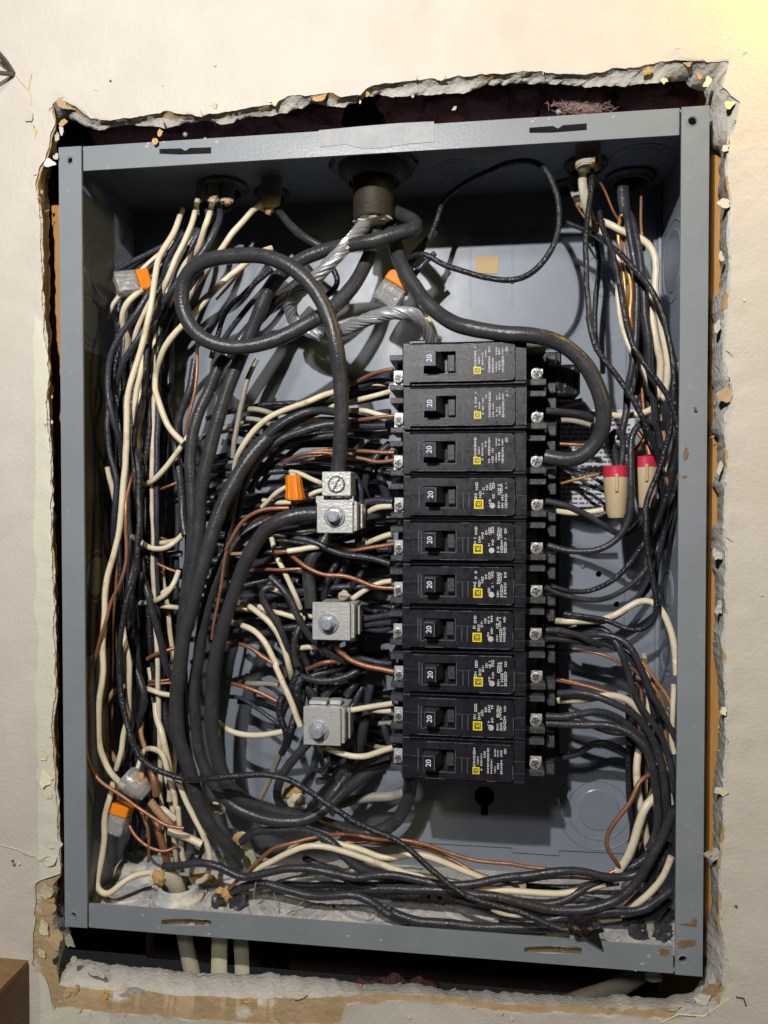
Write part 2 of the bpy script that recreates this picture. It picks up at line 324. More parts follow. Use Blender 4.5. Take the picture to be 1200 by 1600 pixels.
def deep(j, Y):                      # the top edge is torn at a shallow bevel, the other sides are steeper
    k_ = max(0, min(1, (NT + 8 - j) / 30)) * max(0, min(1, (j + 8) / 20)) if j < NT + 10 else max(0, (j - (2 * NT + 2 * NS) + 12) / 14)
    return Y + (Y * .16 - Y) * k_
for t, Y in ((.35, .10), (.7, .34), (1.0, .62), (1.0, .85)):
    rings.append([P(x + 1.4 * noise.noise(Vector((x * .12, y * .12, t * 9))), y + 1.4 * noise.noise(Vector((x * .12, y * .12, 7 + t * 9))), (deep(j, Y) if Y < .7 else Y) + (.05 * noise.noise(Vector((x * .05, y * .05, t * 5))) + .02 * noise.noise(Vector((x * .3, y * .3, t * 5)))) * (.5 if j < NT else 1)) for j, (x, y) in enumerate(mid(LP, LB, t))])
NN = len(LA)
wb = MB(); vs = [q for r in rings for q in r]
def qstrip(i, n=NN): return [(i * n + k, i * n + (k + 1) % n, (i + 1) * n + (k + 1) % n, (i + 1) * n + k) for k in range(n)]
wb.v = vs
for i in range(len(rings) - 1):
    fs = qstrip(i)
    for j, f in enumerate(fs):
        x, y = LA[j]
        low = y > 1370 and x < 1060
        m_ = 1 if i == 0 else (3 if i == 1 and low else 2)
        if i in (1, 2) and noise.noise(Vector((x * .02, y * .02, 1))) > (.30 if x > 300 else .12) and not (i == 2 and low): m_ = 3
        wb.f.append(f); wb.mi.append(m_)
# painted front sheet
XO, ZO = 12.5, 14.0
outer = []
for j, (x, y) in enumerate(LA):
    c = P(x, y, WY)
    if j < NT: u = j / NT; o = V(-XO + 2 * XO * u, WY, ZO)
    elif j < NT + NS: u = (j - NT) / NS; o = V(XO, WY, ZO - 2 * ZO * u)
    elif j < 2 * NT + NS: u = (j - NT - NS) / NT; o = V(XO - 2 * XO * u, WY, -ZO)
    else: u = (j - 2 * NT - NS) / NS; o = V(-XO, WY, -ZO + 2 * ZO * u)
    outer.append(o)
base = len(wb.v); TS = (0, .006, .015, .03, .06, .1, .16, .24, .34, .46, .6, .8, 1.0)
for t in TS:
    for j in range(NN):
        q = rings[0][j].lerp(outer[j], t)
        n1 = noise.noise(q * .35) * .03 + noise.noise(q * 1.3) * .012
        q = q.copy()
        if 0 < t: q.y += n1 * min(1, t * 12) - (.018 * noise.noise(q * 3.0) if t < .07 else 0)
        wb.v.append(q)
for i in range(len(TS) - 1):
    for k in range(NN):
        wb.f.append((base + i * NN + k, base + i * NN + (k + 1) % NN, base + (i + 1) * NN + (k + 1) % NN, base + (i + 1) * NN + k)); wb.mi.append(0)
wall = tag(wb.build('wall', ['paint', 'old_paint', 'gypsum', 'paper'], angle=60), None, kind='structure')
parent_origin[wall.name] = V(0, 0, 0)

def flake(px, py, rad, Y, m_, seed, tilt=.25, asp=1.0, name='paint_flake', ang=0, thick=.02):
    """a curled scrap of torn paper or paint on the wall face"""
    rnd = random.Random(seed); c = P(px, py, Y); n = rnd.randint(13, 19); k = rad * (.62 if m_ == 'gypsum' else .85) / 70.0
    ca, sa = math.cos(ang), math.sin(ang); loop_ = []
    for i in range(n):
        t = 2 * math.pi * i / n; r = k * (0.8 + .6 * noise.noise(Vector((math.cos(t) * 1.2, math.sin(t) * 1.2, seed * 2.7))) + .15 * rnd.random()); u, v = math.cos(t) * r * asp, math.sin(t) * r
        loop_.append((u * ca - v * sa, u * sa + v * ca))
    tx, tz = rnd.uniform(-tilt, tilt), rnd.uniform(-tilt, tilt); b = MB(); vs = [c + V(0, -.03, 0)]
    for s_ in (.5, 1.0):
        for u, v in loop_:
            vs.append(c + V(u * s_, -.02 + tx * u * s_ + tz * v * s_ - .25 * s_ * s_ * k * rnd.uniform(0, .9) * tilt * 2, v * s_))
    fs = [(0, 1 + i, 1 + (i + 1) % n) for i in range(n)] + [(1 + i, 1 + n + i, 1 + n + (i + 1) % n, 1 + (i + 1) % n) for i in range(n)]
    m0 = len(vs); vs += [q + V(0, thick, 0) for q in vs]
    fs += [tuple(i + m0 for i in f[::-1]) for f in fs] + [(1 + n + i, m0 + 1 + n + i, m0 + 1 + n + (i + 1) % n, 1 + n + (i + 1) % n) for i in range(n)]
    b.add(vs, fs); return b.build(name, m_, wall, V(0, 0, 0), angle=50)
k = 0
for (px, py, r, m_, asp, ang) in [
    (45,180,14,'paint',.8,.3),(52,205,12,'old_paint',1,.2),(105,163,10,'paper',2.2,-.3),(160,186,7,'kraft',1.6,.1),(255,190,5,'kraft',.6,.2),(250,208,8,'kraft',.7,-.5),
    (243,222,6,'kraft',1.2,.9),(312,170,6,'kraft',.7,.2),(335,165,5,'old_paint',1.2,0),(430,158,7,'old_paint',1.3,.4),(500,153,13,'kraft',1.6,.3),(575,147,5,'kraft',.8,-.7),
    (563,160,4,'old_paint',.45,0),(710,170,7,'gypsum',.6,-.6),(645,152,4,'gypsum',1,.1),(980,104,10,'kraft',.9,.4),(1012,112,9,'kraft',1.6,.5),(1038,127,8,'gypsum',1.3,.6),(1076,96,8,'kraft',1,.4),
    (1092,120,10,'kraft',.5,.2),(1105,128,12,'kraft',.45,-.4),(1122,150,12,'gypsum',.8,.3),(1118,180,10,'gypsum',1.3,.2),(1140,165,11,'old_paint',1.2,.2),(1135,195,10,'old_paint',1.7,-.1),
    (1118,215,12,'gypsum',.6,.2),(1133,232,9,'old_paint',.9,.3),(1121,286,8,'gypsum',1.3,0),(1118,310,7,'gypsum',1.2,.1),(1131,318,10,'paint',1.2,.2),(1126,345,9,'gypsum',.5,.1),(1125,372,10,'gypsum',.6,0),
    (1126,402,11,'gypsum',.6,.2),(1118,455,10,'gypsum',1.1,.3),(1115,480,9,'gypsum',1,.1),(1120,510,12,'gypsum',.7,0),(1122,575,13,'kraft',.9,.5),(1118,600,12,'gypsum',1,.2),(1133,617,14,'paper',1,.3),
    (1122,650,13,'gypsum',.7,.2),(1126,690,11,'gypsum',.5,.1),(1124,730,11,'gypsum',.6,-.1),(1127,780,12,'gypsum',.6,0),(1127,830,13,'gypsum',.6,.1),(1120,865,13,'gypsum',.9,.1),(1135,873,8,'kraft',1.2,.2),(1124,905,14,'gypsum',.6,0),(1122,950,15,'gypsum',.6,.1),
    (1127,1000,12,'gypsum',.5,.2),(1129,1050,11,'gypsum',.5,-.1),(1130,1110,11,'old_paint',.6,.1),(1131,1150,9,'gypsum',.5,.1),(1122,1215,9,'gypsum',.6,0),(1126,1236,12,'old_paint',1.2,0),(1127,1260,9,'kraft',.5,0),(1120,1290,13,'gypsum',.6,.1),
    (1116,1335,13,'gypsum',.9,.1),(1120,1370,15,'gypsum',.6,0),(1118,1410,14,'gypsum',.6,.1),(1106,1335,7,'paint',1.1,0),(1118,1450,14,'gypsum',.8,.2),(1124,1500,16,'old_paint',.8,.3),(1112,1545,14,'paper',1.2,.5),(1095,1560,12,'gypsum',1.8,.2),
    (1050,1574,9,'old_paint',2.2,.2),(390,1562,6,'kraft',1.8,.1),(470,1556,6,'old_paint',2.2,.2),(150,1518,18,'gypsum',1.8,-.2),(105,1552,10,'paper',1.2,.2),(165,1553,8,'kraft',1.6,.4),(210,1550,18,'gypsum',2.2,.1),(120,1545,8,'paper',1.3,.6),
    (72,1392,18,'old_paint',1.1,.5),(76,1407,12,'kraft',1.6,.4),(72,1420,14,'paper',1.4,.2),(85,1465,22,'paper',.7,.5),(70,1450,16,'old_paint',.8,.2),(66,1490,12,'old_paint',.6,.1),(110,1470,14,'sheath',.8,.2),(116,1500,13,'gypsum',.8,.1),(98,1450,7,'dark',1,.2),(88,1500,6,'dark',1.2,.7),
    (72,1215,18,'old_paint',.7,.1),(70,1180,12,'old_paint',.7,-.2),(75,1240,12,'old_paint',.8,.2),(86,1320,10,'paint',1.4,.3),(60,1332,12,'paint',2.2,-.2),(78,1345,10,'paint',1.6,.2),(82,620,6,'gypsum',.4,0),(82,660,7,'gypsum',.4,0),(81,730,8,'gypsum',.5,0),(83,790,8,'gypsum',.4,0),(66,300,5,'kraft',.5,0),
    (90,215,12,'gypsum',.6,.1),(98,205,9,'label',.6,.3),(88,245,9,'gypsum',1.1,.2),(100,192,10,'kraft',1.6,.5),(78,255,8,'label',1.4,0),(68,475,5,'kraft',.5,0)]:
    k += 1
    if px > 1100 and k % 3 != 0: continue
    if m_ == 'old_paint' and px > 1000: r *= .7
    if m_ == 'gypsum' and px > 1100: r *= 1.3; asp *= .8
    if m_ == 'kraft' and px > 1100 and k % 2: m_ = 'old_paint'
    if m_ == 'kraft' and r > 8: r *= .7
    flake(px, py, r, WY + (.0 if m_ in ('paint', 'old_paint') else .06), m_, k, tilt=.35 if r < 12 else .22, asp=asp, ang=ang, name={'paint': 'paint_flake', 'old_paint': 'paint_flake', 'gypsum': 'plaster_crumb', 'label': 'plaster_crumb'}.get(m_, 'paper_scrap'))
rnd = random.Random(5)
for i in range(90):                                      # fibres and fuzz along the tear
    j = rnd.randrange(NN); a = P(LB[j][0], LB[j][1], .3 + rnd.random() * .2) if rnd.random() < .5 else P(LA[j][0], LA[j][1], WY)
    d = V(rnd.uniform(-.12, .12), rnd.uniform(-.12, .02), rnd.uniform(-.14, .08)); b = MB()
    b.tube([a, a + d * .5 + V(rnd.uniform(-.03, .03), -.02, 0), a + d], [.012, .009, .004], 5)
    b.build('paper_fibre', rnd.choice(['kraft', 'old_paint', 'gypsum']), wall, V(0, 0, 0))
def crack(pts, name='wall_crack', m_='gypsum', r=.016):
    b = MB(); b.tube([P(x, y, WY - .006) for x, y in pts], r, 5); b.build(name, m_, wall, V(0, 0, 0))
crack([(24,118),(30,125),(38,135),(45,142),(47,128),(50,115)], m_='kraft', r=.012); crack([(45,142),(50,152),(48,165)], m_='kraft', r=.010)
crack([(0,1320),(30,1328),(60,1345),(88,1343)], m_='old_paint', r=.012)
crack([(1030,1600),(1060,1585),(1100,1588),(1140,1560)], m_='old_paint', r=.014)
crack([(1150,1558),(1162,1560),(1166,1572)], m_='lock', r=.02)
for i, (x, y) in enumerate([(20,1345),(22,1351),(30,1350),(336,102),(255,134),(173,127),(1054,630),(1086,638),(1163,470),(1165,82),(1060,75),(1190,930),(150,140),(1150,1416),(640,1590),(800,1592)]):
    vs, fs = blob(P(x, y, WY - .01), .03, i); b = MB(); b.add(vs, fs); b.build('wall_speck', 'lock' if i in (0,1,5,6,7,13) else 'old_paint', wall, V(0, 0, 0))

# cavity behind the wall: sheathing, studs, insulation
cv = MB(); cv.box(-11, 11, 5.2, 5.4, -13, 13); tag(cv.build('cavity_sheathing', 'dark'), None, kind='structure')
def board(name, x0, x1, y0, y1, z0, z1, label, m_='wood'):
    b = MB(); b.box(x0, x1, y0, y1, z0, z1, .03); o = b.build(name, m_, None, V((x0 + x1) / 2, y0, z0)); return tag(o, label, 'wall stud')
board('wall_stud', -9.4, -7.26, .72, 4.9, -8.7, 8.05, 'upright stud of orange wood showing in the gap left of the grey panel box')
board('wall_stud', 7.30, 9.4, .78, 4.9, -9.1, 12.5, 'upright stud of orange wood showing in the gap right of the grey panel box')
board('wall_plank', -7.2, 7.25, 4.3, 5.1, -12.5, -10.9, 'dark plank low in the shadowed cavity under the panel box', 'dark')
def fluff(pxs, Y, label, seed, r=.55):
    b = MB()
    for i, (x, y) in enumerate(pxs):
        vs, fs = blob(P(x, y, Y), r, seed + i, (1.25, .7, .8), .6, 3); b.add(vs, fs)
    o = b.build('insulation_batt', 'pink', None, P(pxs[0][0], pxs[0][1], Y), angle=80); tag(o, label, 'insulation')
    rr = random.Random(seed)
    h = MB(); px_low = pxs[0][1] > 1000
    for i in range(420):
        x, y = rr.choice(pxs); a = P(x + rr.gauss(0, 17), y + rr.gauss(2, 9), Y - .3); d = V(rr.uniform(-.25, .25), rr.uniform(-.15, .1), rr.uniform(-.08, .25))
        if px_low: break
        h.tube([a, a + d * .5 + V(0, 0, .04), a + d], .0035, 3)
    
    if h.v: h.build('loose_fibre', 'fibre', o)['kind'] = 'stuff'
fluff([(640,165),(700,170),(760,165),(820,160),(880,168),(905,172)], 1.5, 'pink insulation batt bulging above the top rail right of centre', 3)
fluff([(895,160),(918,163)], .95, 'lit tuft of pink fibre insulation resting over the right top rail slot', 13, .24)
fluff([(1010,150),(1055,155)], 1.8, 'pink insulation in the top right corner of the torn opening', 23)
fluff([(490,190),(455,193),(420,196),(385,199),(350,201),(315,203),(280,204),(245,205),(210,205),(180,205)], 2.2, 'dark pink insulation deep behind the top left rail', 33)
fluff([(575,1548),(620,1545),(660,1550)], 2.4, 'pink insulation peeking out beneath the middle of the bottom rail', 43, .35)
for px, lab in ((660, 'rough dark lath standing behind the top rail near the centre'), (960, 'rough dark lath behind the top rail left of the corner tuft'), (340, 'rough dark lath behind the top rail left part')):
    a = P(px, 150, 2.6); b = MB(); b.box(a.x - .35, a.x + .35, 2.6, 3.2, 9.3, 12.6, .03); tag(b.build('lath', 'board', None, V(a.x, 2.6, 9.3)), lab, 'lath')

# protruding stained wooden block, lower left of the frame
c = P(46, 1502, WY); b = MB(); b.box(c.x - 4, c.x, WY - 1.7, WY, c.z - 4.0, c.z, .04)
bb = tag(b.build('wooden_block', 'board', None, V(c.x - 2, WY, c.z - 4)), 'brown stained wooden block sticking out of the wall at the lower left', 'wooden block')
t = MB(); t.box(c.x - 4, c.x - .02, WY - 1.68, WY, c.z + .002, c.z + .03, .01); t.build('top_face', 'blocktop', bb)  # top face in a paler brown than the sides
# dark bent wire poking out upper left
b = MB(); b.tube(spline([P(-30,50,-.9),P(-5,80,-.6),P(10,98,-.35),P(20,114,-.16)]), [.07] * 0 or .06, 8); b.tube(spline([P(-30,112,-.7),P(0,114,-.4),P(20,116,-.17)]), .05, 8)
tag(b.build('wire_hook', 'lock', None, P(20,115,-.16)), 'dark forked wire hook anchored in the cracked paint at the upper left', 'hook')

# ------------------------------------------------------------------ the panel box
box = thing('panel_box', (0, 0, 0), 'grey enamelled steel electrical panel box recessed in the torn wall opening', 'electrical box')
FY, FT = 0.0, 0.06
FI = 6.575; RI = 8.48
def circ(cx, cz, r, n=16): return [(cx + r * math.cos(2 * math.pi * i / n), cz + r * math.sin(2 * math.pi * i / n)) for i in range(n)]
def slot(p0, p1, h, up):
    n = 24; a = []
    for i in range(n + 1):
        t = i / n; x = p0[0] + (p1[0] - p0[0]) * t; z = p0[1] + (p1[1] - p0[1]) * t
        a.append((x, z - h * (.95 - .25 * abs(2 * t - .8))))
    for i in range(n, -1, -1):
        t = i / n; x = p0[0] + (p1[0] - p0[0]) * t; z = p0[1] + (p1[1] - p0[1]) * t
        nt_ = max(0, 1 - abs(t - .5) / .09)
        a.append((x, z + h * (.55 + .45 * t) - (.06 if up else .0) * nt_ * nt_ * (3 - 2 * nt_) - (0 if up else .03 * abs(2 * t - 1) ** 3)))
    return a
fn = lambda u, v, d: V(u, FY + d, v)
def pl(x, y): q = P(x, y, 0); return (q.x, q.z)
for sgn, hs in ((-1, [(111,252,5),(117,1428,5)]), (1, [(1081,191,6.5),(1066,1497,6)])):
    b = MB(); xa, xb = sorted((sgn * HW, sgn * FI))
    hl = [circ(*pl(x, y), r / 72.0) for x, y, r in hs]
    b.plate([(xa, -HH), (xb, -HH), (xb, HH), (xa, HH)], hl, lambda u, v, d: V(u, FY - .03 + d, v), FT)
    fl = b.build('flange', 'flange', box)
    for x, y, r in hs:
        q = P(x, y, .03); s2 = MB(); s2.ring(V(q.x, FY - .031, q.z), (0, -1, 0), r / 72.0, r / 72.0 + .03, .012, 16); s2.build('hole_rim', 'flange', box)
for sgn, ss in ((1, [((249,236),(330,236)), ((827,203),(917,199))]), (-1, [((252,1440),(330,1443)), ((819,1483),(909,1487))])):
    za, zb = sorted((sgn * RI, sgn * HH)); b = MB(); hl = []
    for s0, s1 in ss: hl.append(slot(pl(*s0), pl(*s1), .085 if sgn > 0 else .115, sgn > 0))
    g = .035
    b.plate([(-FI + g, za), (FI - g, za), (FI - g, zb), (-FI + g, zb)], hl, lambda u, v, d: V(u, FY + d, v), FT); b.build('rail', 'flange', box)
    for s0, s1 in ss:
        q = P((s0[0] + s1[0]) / 2, (s0[1] + s1[1]) / 2 + (-17 if sgn > 0 else 13), 0)
        if sgn > 0:
            d_ = MB(); vs, fs = blob(V(q.x, -.01, q.z + .12), .055, 3, (1, .6, 1), .1); d_.add(vs, fs); d_.build('dimple', 'flange', box)
TH = .06
b = MB(); b.box(-HW, -HW + TH, .06, DP, -HH, HH); lw = b.build('side_wall', 'inner', box)
b = MB(); b.box(HW - TH, HW, .06, DP, -HH, HH); rw = b.build('side_wall', 'inner', box)
b = MB(); b.box(-HW + TH, HW - TH, .06, DP, HH - TH, HH); b.build('ceiling_plate', 'inner', box)
b = MB(); b.box(-HW + TH, HW - TH, .06, DP, -HH, -HH + TH); b.build('floor_plate', 'floor', box)
def pb(x, y, Y=DP): q = P(x, y, Y); return (q.x, q.z)
kh = pb(757, 1243); keyhole = []
for i in range(14):
    a = math.radians(-60 + 300 * i / 13); keyhole.append((kh[0] + .26 * math.cos(a), kh[1] + .26 * math.sin(a)))
keyhole += [(kh[0] - .09, kh[1] - .5), (kh[0] + .09, kh[1] - .5)]
cc = Vector(kh)
keyhole = [(kh[0] + .27 * math.cos(math.radians(a)), kh[1] + .27 * math.sin(math.radians(a))) for a in range(-70, 251, 20)] + [(kh[0] - .1, kh[1] - .52), (kh[0] + .1, kh[1] - .52)]
holes = [keyhole] + [circ(*pb(x, y), r / 58.0, 12) for x, y, r in [(963,944,4.5),(935,897,4.5),(757,1100,4)]]
b = MB(); b.plate([(-HW, -HH), (HW, -HH), (HW, HH), (-HW, HH)], holes, lambda u, v, d: V(u, DP + d, v), .06); b.build('back_panel', 'inner', box)
# raised middle pan with its stepped lower edge
L_ = [pb(208,1312),pb(653,1315),pb(800,1323),pb(800,1330),pb(873,1335),pb(873,1327),pb(960,1331),pb(1017,1336)]
pan = L_ + [(6.2, -3.2), (6.2, 7.9), (-6.7, 7.9)]
hp = [keyhole] + [circ(*pb(x, y), r / 58.0, 12) for x, y, r in [(963,944,4.5),(935,897,4.5)]]
b = MB(); b.plate(pan, hp, lambda u, v, d: V(u, DP - .06 + d, v), .058); b.build('raised_pan', 'inner', box, angle=20)
def knock(c, axis, radii, h=.02, name='knockout'):
    b = MB(); r0 = radii[0]
    b.lathe(c, axis, [(r0, 0), (r0 - .03, h), (r0 * .5, h), (0, h)], 36)
    for r in radii[1:]: b.ring(c, axis, r - .03, r + .03, h * .9, 44)
    b.build(name, 'ring', box, angle=25)
for x, y, rr in [(934,1264,(.55,.78,1.05)),(945,430,(.35,.55))]: q = P(x, y, DP); knock(V(q.x, DP - .061, q.z), (0, -1, 0), rr)
for x, y in [(910,883),(960,1040),(960,283),(800,440),(686,530)]:
    q = P(x, y, DP); b = MB(); vs, fs = blob(V(q.x, DP - .06, q.z), .085, 1, (1, .8, 1), .05); b.add(vs, fs); b.build('rivet', 'ring', box)
for x, y, rr in [(1052,408,(.75,.95)),(1046,833,(.42,.5)),(1044,922,(.42,.5)),(1043,1014,(.55,.65)),(1047,600,(.4,.5)),(1040,1160,(.4,.5))]:
    q = PX(x, y, HW - TH); knock(V(HW - TH, min(max(q.y, .9), 3.0), q.z), (-1, 0, 0), rr)
for x, y, rr in [(160,430,(.62,.85)),(140,500,(.5,.62)),(150,900,(.5,.62)),(150,1120,(.5,.62))]:
    q = PX(x, y, -HW + TH); knock(V(-HW + TH, min(max(q.y, 1.0), 2.9), q.z), (1, 0, 0), rr)
for x, y, rr in [(210,282,(.45,.6)),(740,285,(.55,.75)),(790,300,(.3,.4)),(240,320,(.3,.4)),(440,300,(.4,.55)),(1000,245,(.5,.65)),(710,262,(.35,.45)),(870,290,(.35,.45))]:
    q = PZ(x, y, HH - TH); knock(V(q.x, min(max(q.y, .9), 3.0), HH - TH), (0, 0, -1), rr)
for x, y, rr in [(600,1395,(.45,.8,1.15,1.4)),(760,1400,(.45,.8,1.15)),(455,1410,(.45,.8,1.1)),(910,1425,(.5,.8)),(200,1395,(.5,.8)),(700,1372,(.3,.45))]:
    q = PZ(x, y, -HH + TH); b = MB(); c_ = V(q.x, min(max(q.y, 1.4), 2.3), -HH + TH)
    b.lathe(c_, (0, 0, 1), [(rr[0], 0), (rr[0] - .04, .03), (0, .03)], 36)
    for r in rr[1:]: b.ring(c_, (0, 0, 1), r - .09, r + .09, .03, 44)
    b.build('knockout', 'floor', box, angle=25)
for x, y0, y1, Y in ((801,385,480,DP-.036),(735,388,480,DP-.036),(680,395,480,DP-.036)):
    a = P(x, y0, Y); c_ = P(x, y1, Y); b = MB(); b.box(a.x - .03, a.x + .03, Y - .03, Y, c_.z, a.z, .012); b.build('pressed_rib', 'inner', box)
# welded inner corner strips
for sx in (-1, 1):
    b = MB(); b.tube([V(sx * (HW - TH - .03), DP - .03, -HH + .1), V(sx * (HW - TH - .03), DP - .03, HH - .1)], .07, 8); b.build('corner_bend', 'inner', box)
# tape on the top rail, rust at the lower right corner
b = MB(); o_ = [pl(498,204),pl(560,198),pl(620,193),pl(678,190),pl(679,222),pl(640,225),pl(600,231),pl(570,233),pl(540,226),pl(500,230)]
b.plate(o_, [], lambda u, v, d: V(u, FY - .012 + d, v), .01); tag(b.build('masking_tape', 'tape', None, P(590,210,-.01)), 'strip of dusty old tape stuck across the middle of the top rail', 'tape')
for i, (x, y, r, sq) in enumerate([(1078,1473,7,(1.6,.1,.6)),(1066,1477,6,(1,.1,.8)),(1076,1445,6,(1.8,.1,.3)),(1037,1488,6,(1.4,.1,.6)),(1085,1440,4,(1,.1,1)),(1072,709,5,(.7,.1,1.6)),(1060,745,3,(.5,.1,1.4)),(1070,745,3,(1,.1,.6))]):
    c_ = P(x, y, -.032 if x > 1048 else -.002); b = MB(); vs, fs = blob(V(0, 0, 0), r / 72, i * 7, (sq[0], .001, sq[2]), .9, 3)
    vs = [V(c_.x + q.x, c_.y - .004 - abs(q.y) , c_.z + q.z) for q in vs]; b.add(vs, fs); b.build('rust_patch', 'rust', box)
# paint chips on the rails
rnd = random.Random(11)
for i in range(26):
    x = rnd.uniform(150, 1040); top = rnd.random() < .6
    q = P(x, 0, 0); z = (HH - rnd.uniform(.0, .1)) if top else (-HH + rnd.uniform(0, .5)); r = rnd.uniform(.015, .045)
    b = MB(); vs, fs = blob(V(0, 0, 0), r, i, (1.4, .2, 1), .6, 1); b.add([a + V(q.x, -.002, z) for a in vs], fs); b.build('paint_chip', 'tape', box)
# debris on the floor of the box
deb = MB(); rnd = random.Random(21)
for i in range(1500):
    x = rnd.uniform(-6.9, 6.9); y = rnd.uniform(.3, 3.6); r = abs(rnd.gauss(0, .026)) + .008
    vs, fs = blob(V(x, y, -HH + TH + r * .3), r, i, (1.3, 1.2, .6), .6, 1); deb.add(vs, fs)
tag(deb.build('plaster_debris', 'dust', None, V(0, 1, -HH + TH)), 'crumbs of plaster dust scattered over the floor of the box', 'debris', kind='stuff')
for i, (x, y, r) in enumerate([(575,1437,.09),(585,1432,.07),(300,1448,.07),(470,1436,.05),(230,1420,.06),(880,1487,.06),(868,1485,.05),(340,1440,.05),(325,1447,.06)]):
    q = PZ(x, y, -HH + TH); vs, fs = blob(V(q.x, q.y, -HH + TH + r * .6), r, i + 60, (1.3, 1, .8), .6); b = MB(); b.add(vs, fs)
    tag(b.build('plaster_crumb', 'dust', None, V(q.x, q.y, -HH + TH)), 'small lump of broken plaster lying by the bottom lip of the box', 'debris', 'plaster lumps on the box floor')
for x, y, sd in ((330, 1330, 1), (250, 1372, 2), (190, 1370, 3)):
    q = P(x, y, 2.9); b = MB(); vs, fs = blob(V(q.x, 2.5, -HH + TH), .7, sd, (1.3, .9, .35), .5, 3); b.add(vs, fs)
    tag(b.build('dust_heap', 'floor', None, V(q.x, 2.6, -HH + TH)), ['heap of grey dust under the bottom left cables', 'heap of grey dust behind the lower left cable clamp', 'heap of grey dust in the bottom left corner'][sd - 1], 'dust', 'dust heaps on the box floor')
# labels and stickers
def sheet(pts, Y, m_, name, label, cat, d=.012):
    b = MB(); b.plate([pb(x, y, Y) for x, y in pts], [], lambda u, v, dd: V(u, Y + dd, v), d); o = b.build(name, m_, None, P(pts[0][0], pts[0][1], Y)); return tag(o, label, cat)
sheet([(743,399),(780,401),(778,428),(742,426)], DP - .08, 'tan', 'paper_sticker', 'small tan square sticker on the back panel above the breakers', 'sticker')
lb = sheet([(872,640),(992,640),(990,803),(870,803)], DP - .08, 'label', 'printed_label', 'white printed label on the back panel behind the two ivory connectors', 'label')
rnd = random.Random(3); t = MB()
for r_ in range(21):
    yy = 648 + r_ * 7.2; x = 878
    while x < 983:
        l = rnd.uniform(3, 12); a = P(x, yy, DP - .086); c_ = P(min(x + l, 985), yy + 3, DP - .086); t.box(a.x, c_.x, DP - .086, DP - .081, c_.z, a.z); x += l + 2.5
t.build('label_text', 'ink', lb)
ll = MB(); ll.box(-HW + TH, -HW + TH + .012, .8, 2.1, -2.9, 4.6)
lo = tag(ll.build('rating_label', 'olabel', None, V(-HW + TH, .8, -2.9)), 'yellowed wiring label pasted on the shaded left side wall', 'label')
t = MB(); rnd = random.Random(9)
for r_ in range(110):
    z = 4.45 - r_ * .067
    if r_ % 23 in (0, 1, 2): continue
    y = .9
    while y < 2.0:
        l = rnd.uniform(.03, .16); t.box(-HW + TH + .012, -HW + TH + .016, y, min(y + l, 2.05), z, z + .03); y += l + .03
t.build('label_text', 'ink', lo)
# ------------------------------------------------------------------ circuit breakers
BY = 0.35
zt = P(725, 533, BY).z; zb = P(725, 1223, BY).z; PITCH = (zt - zb) / 10.0
X0 = P(629, 880, BY).x; X1 = P(822, 880, BY).x
def text_mesh(s, size, font_rot, extrude=0.004):
    cu = bpy.data.curves.new('text', 'FONT'); cu.body = s; cu.size = size * S; cu.extrude = extrude * S; cu.align_x = 'CENTER'; cu.align_y = 'CENTER'
    cu.resolution_u = 3; cu.offset = 0.0012 * S
    o = bpy.data.objects.new('text', cu); COL.objects.link(o); bpy.context.view_layer.update()
    me = bpy.data.meshes.new_from_object(o.evaluated_get(bpy.context.evaluated_depsgraph_get()))
    bpy.data.objects.remove(o); bpy.data.curves.remove(cu)
    me.transform(Matrix.Rotation(math.radians(90), 4, 'X') @ Matrix.Rotation(font_rot, 4, 'Z')); return me
TWENTY = text_mesh('20', 0.165, math.radians(90)); TWENTY.materials.append(M['blueprint'])
def add_text(me, loc, parent, name):
    o = bpy.data.objects.new(name, me); COL.objects.link(o); o.parent = parent; o.location = (Vector(loc) - parent_origin[parent.name]) * S; return o
LETTER_D = text_mesh('D', 0.12, math.radians(90)); LETTER_D.materials.append(M['plastic'])
KX = 770.0 / (X1 - X0)
def cx(v): return X0 + (v - 155) / KX            # crop columns (4x) of the first breaker -> inches
def screw_head(c, r, seed, parent, name='terminal_screw'):
    b = MB(); rnd = random.Random(seed)
    b.lathe(c, (0, -1, 0), [(r, 0), (r, .05), (r * .9, .075), (r * .75, .082)], 18)
    b.lathe(V(*c) + V(0, -.082, 0), (0, -1, 0), [(r * .75, 0), (r * .45, -.025), (0, -.03)], 18)
    o = b.build(name, 'screw', parent)
    a = rnd.uniform(0, 3.1); s2 = MB(); ca, sa = math.cos(a), math.sin(a)
    for q in (0, 1):
        u, v = (ca, sa) if q == 0 else (-sa, ca); w_ = .018; l = r * .62
        pts = [(u * l + -v * w_, v * l + u * w_), (u * l + v * w_, v * l - u * w_), (-u * l + v * w_, -v * l - u * w_), (-u * l - v * w_, -v * l + u * w_)]
        vs = [V(c[0] + p, c[1] - .088 + .001 * q, c[2] + r_) for p, r_ in pts] + [V(c[0] + p, c[1] - .05 + .001 * q, c[2] + r_) for p, r_ in pts]
        s2.add(vs, [(0, 1, 2, 3), (7, 6, 5, 4), (0, 4, 5, 1), (1, 5, 6, 2), (2, 6, 7, 3), (3, 7, 4, 0)])
    s2.build('screw_slot', 'lock', o); return o
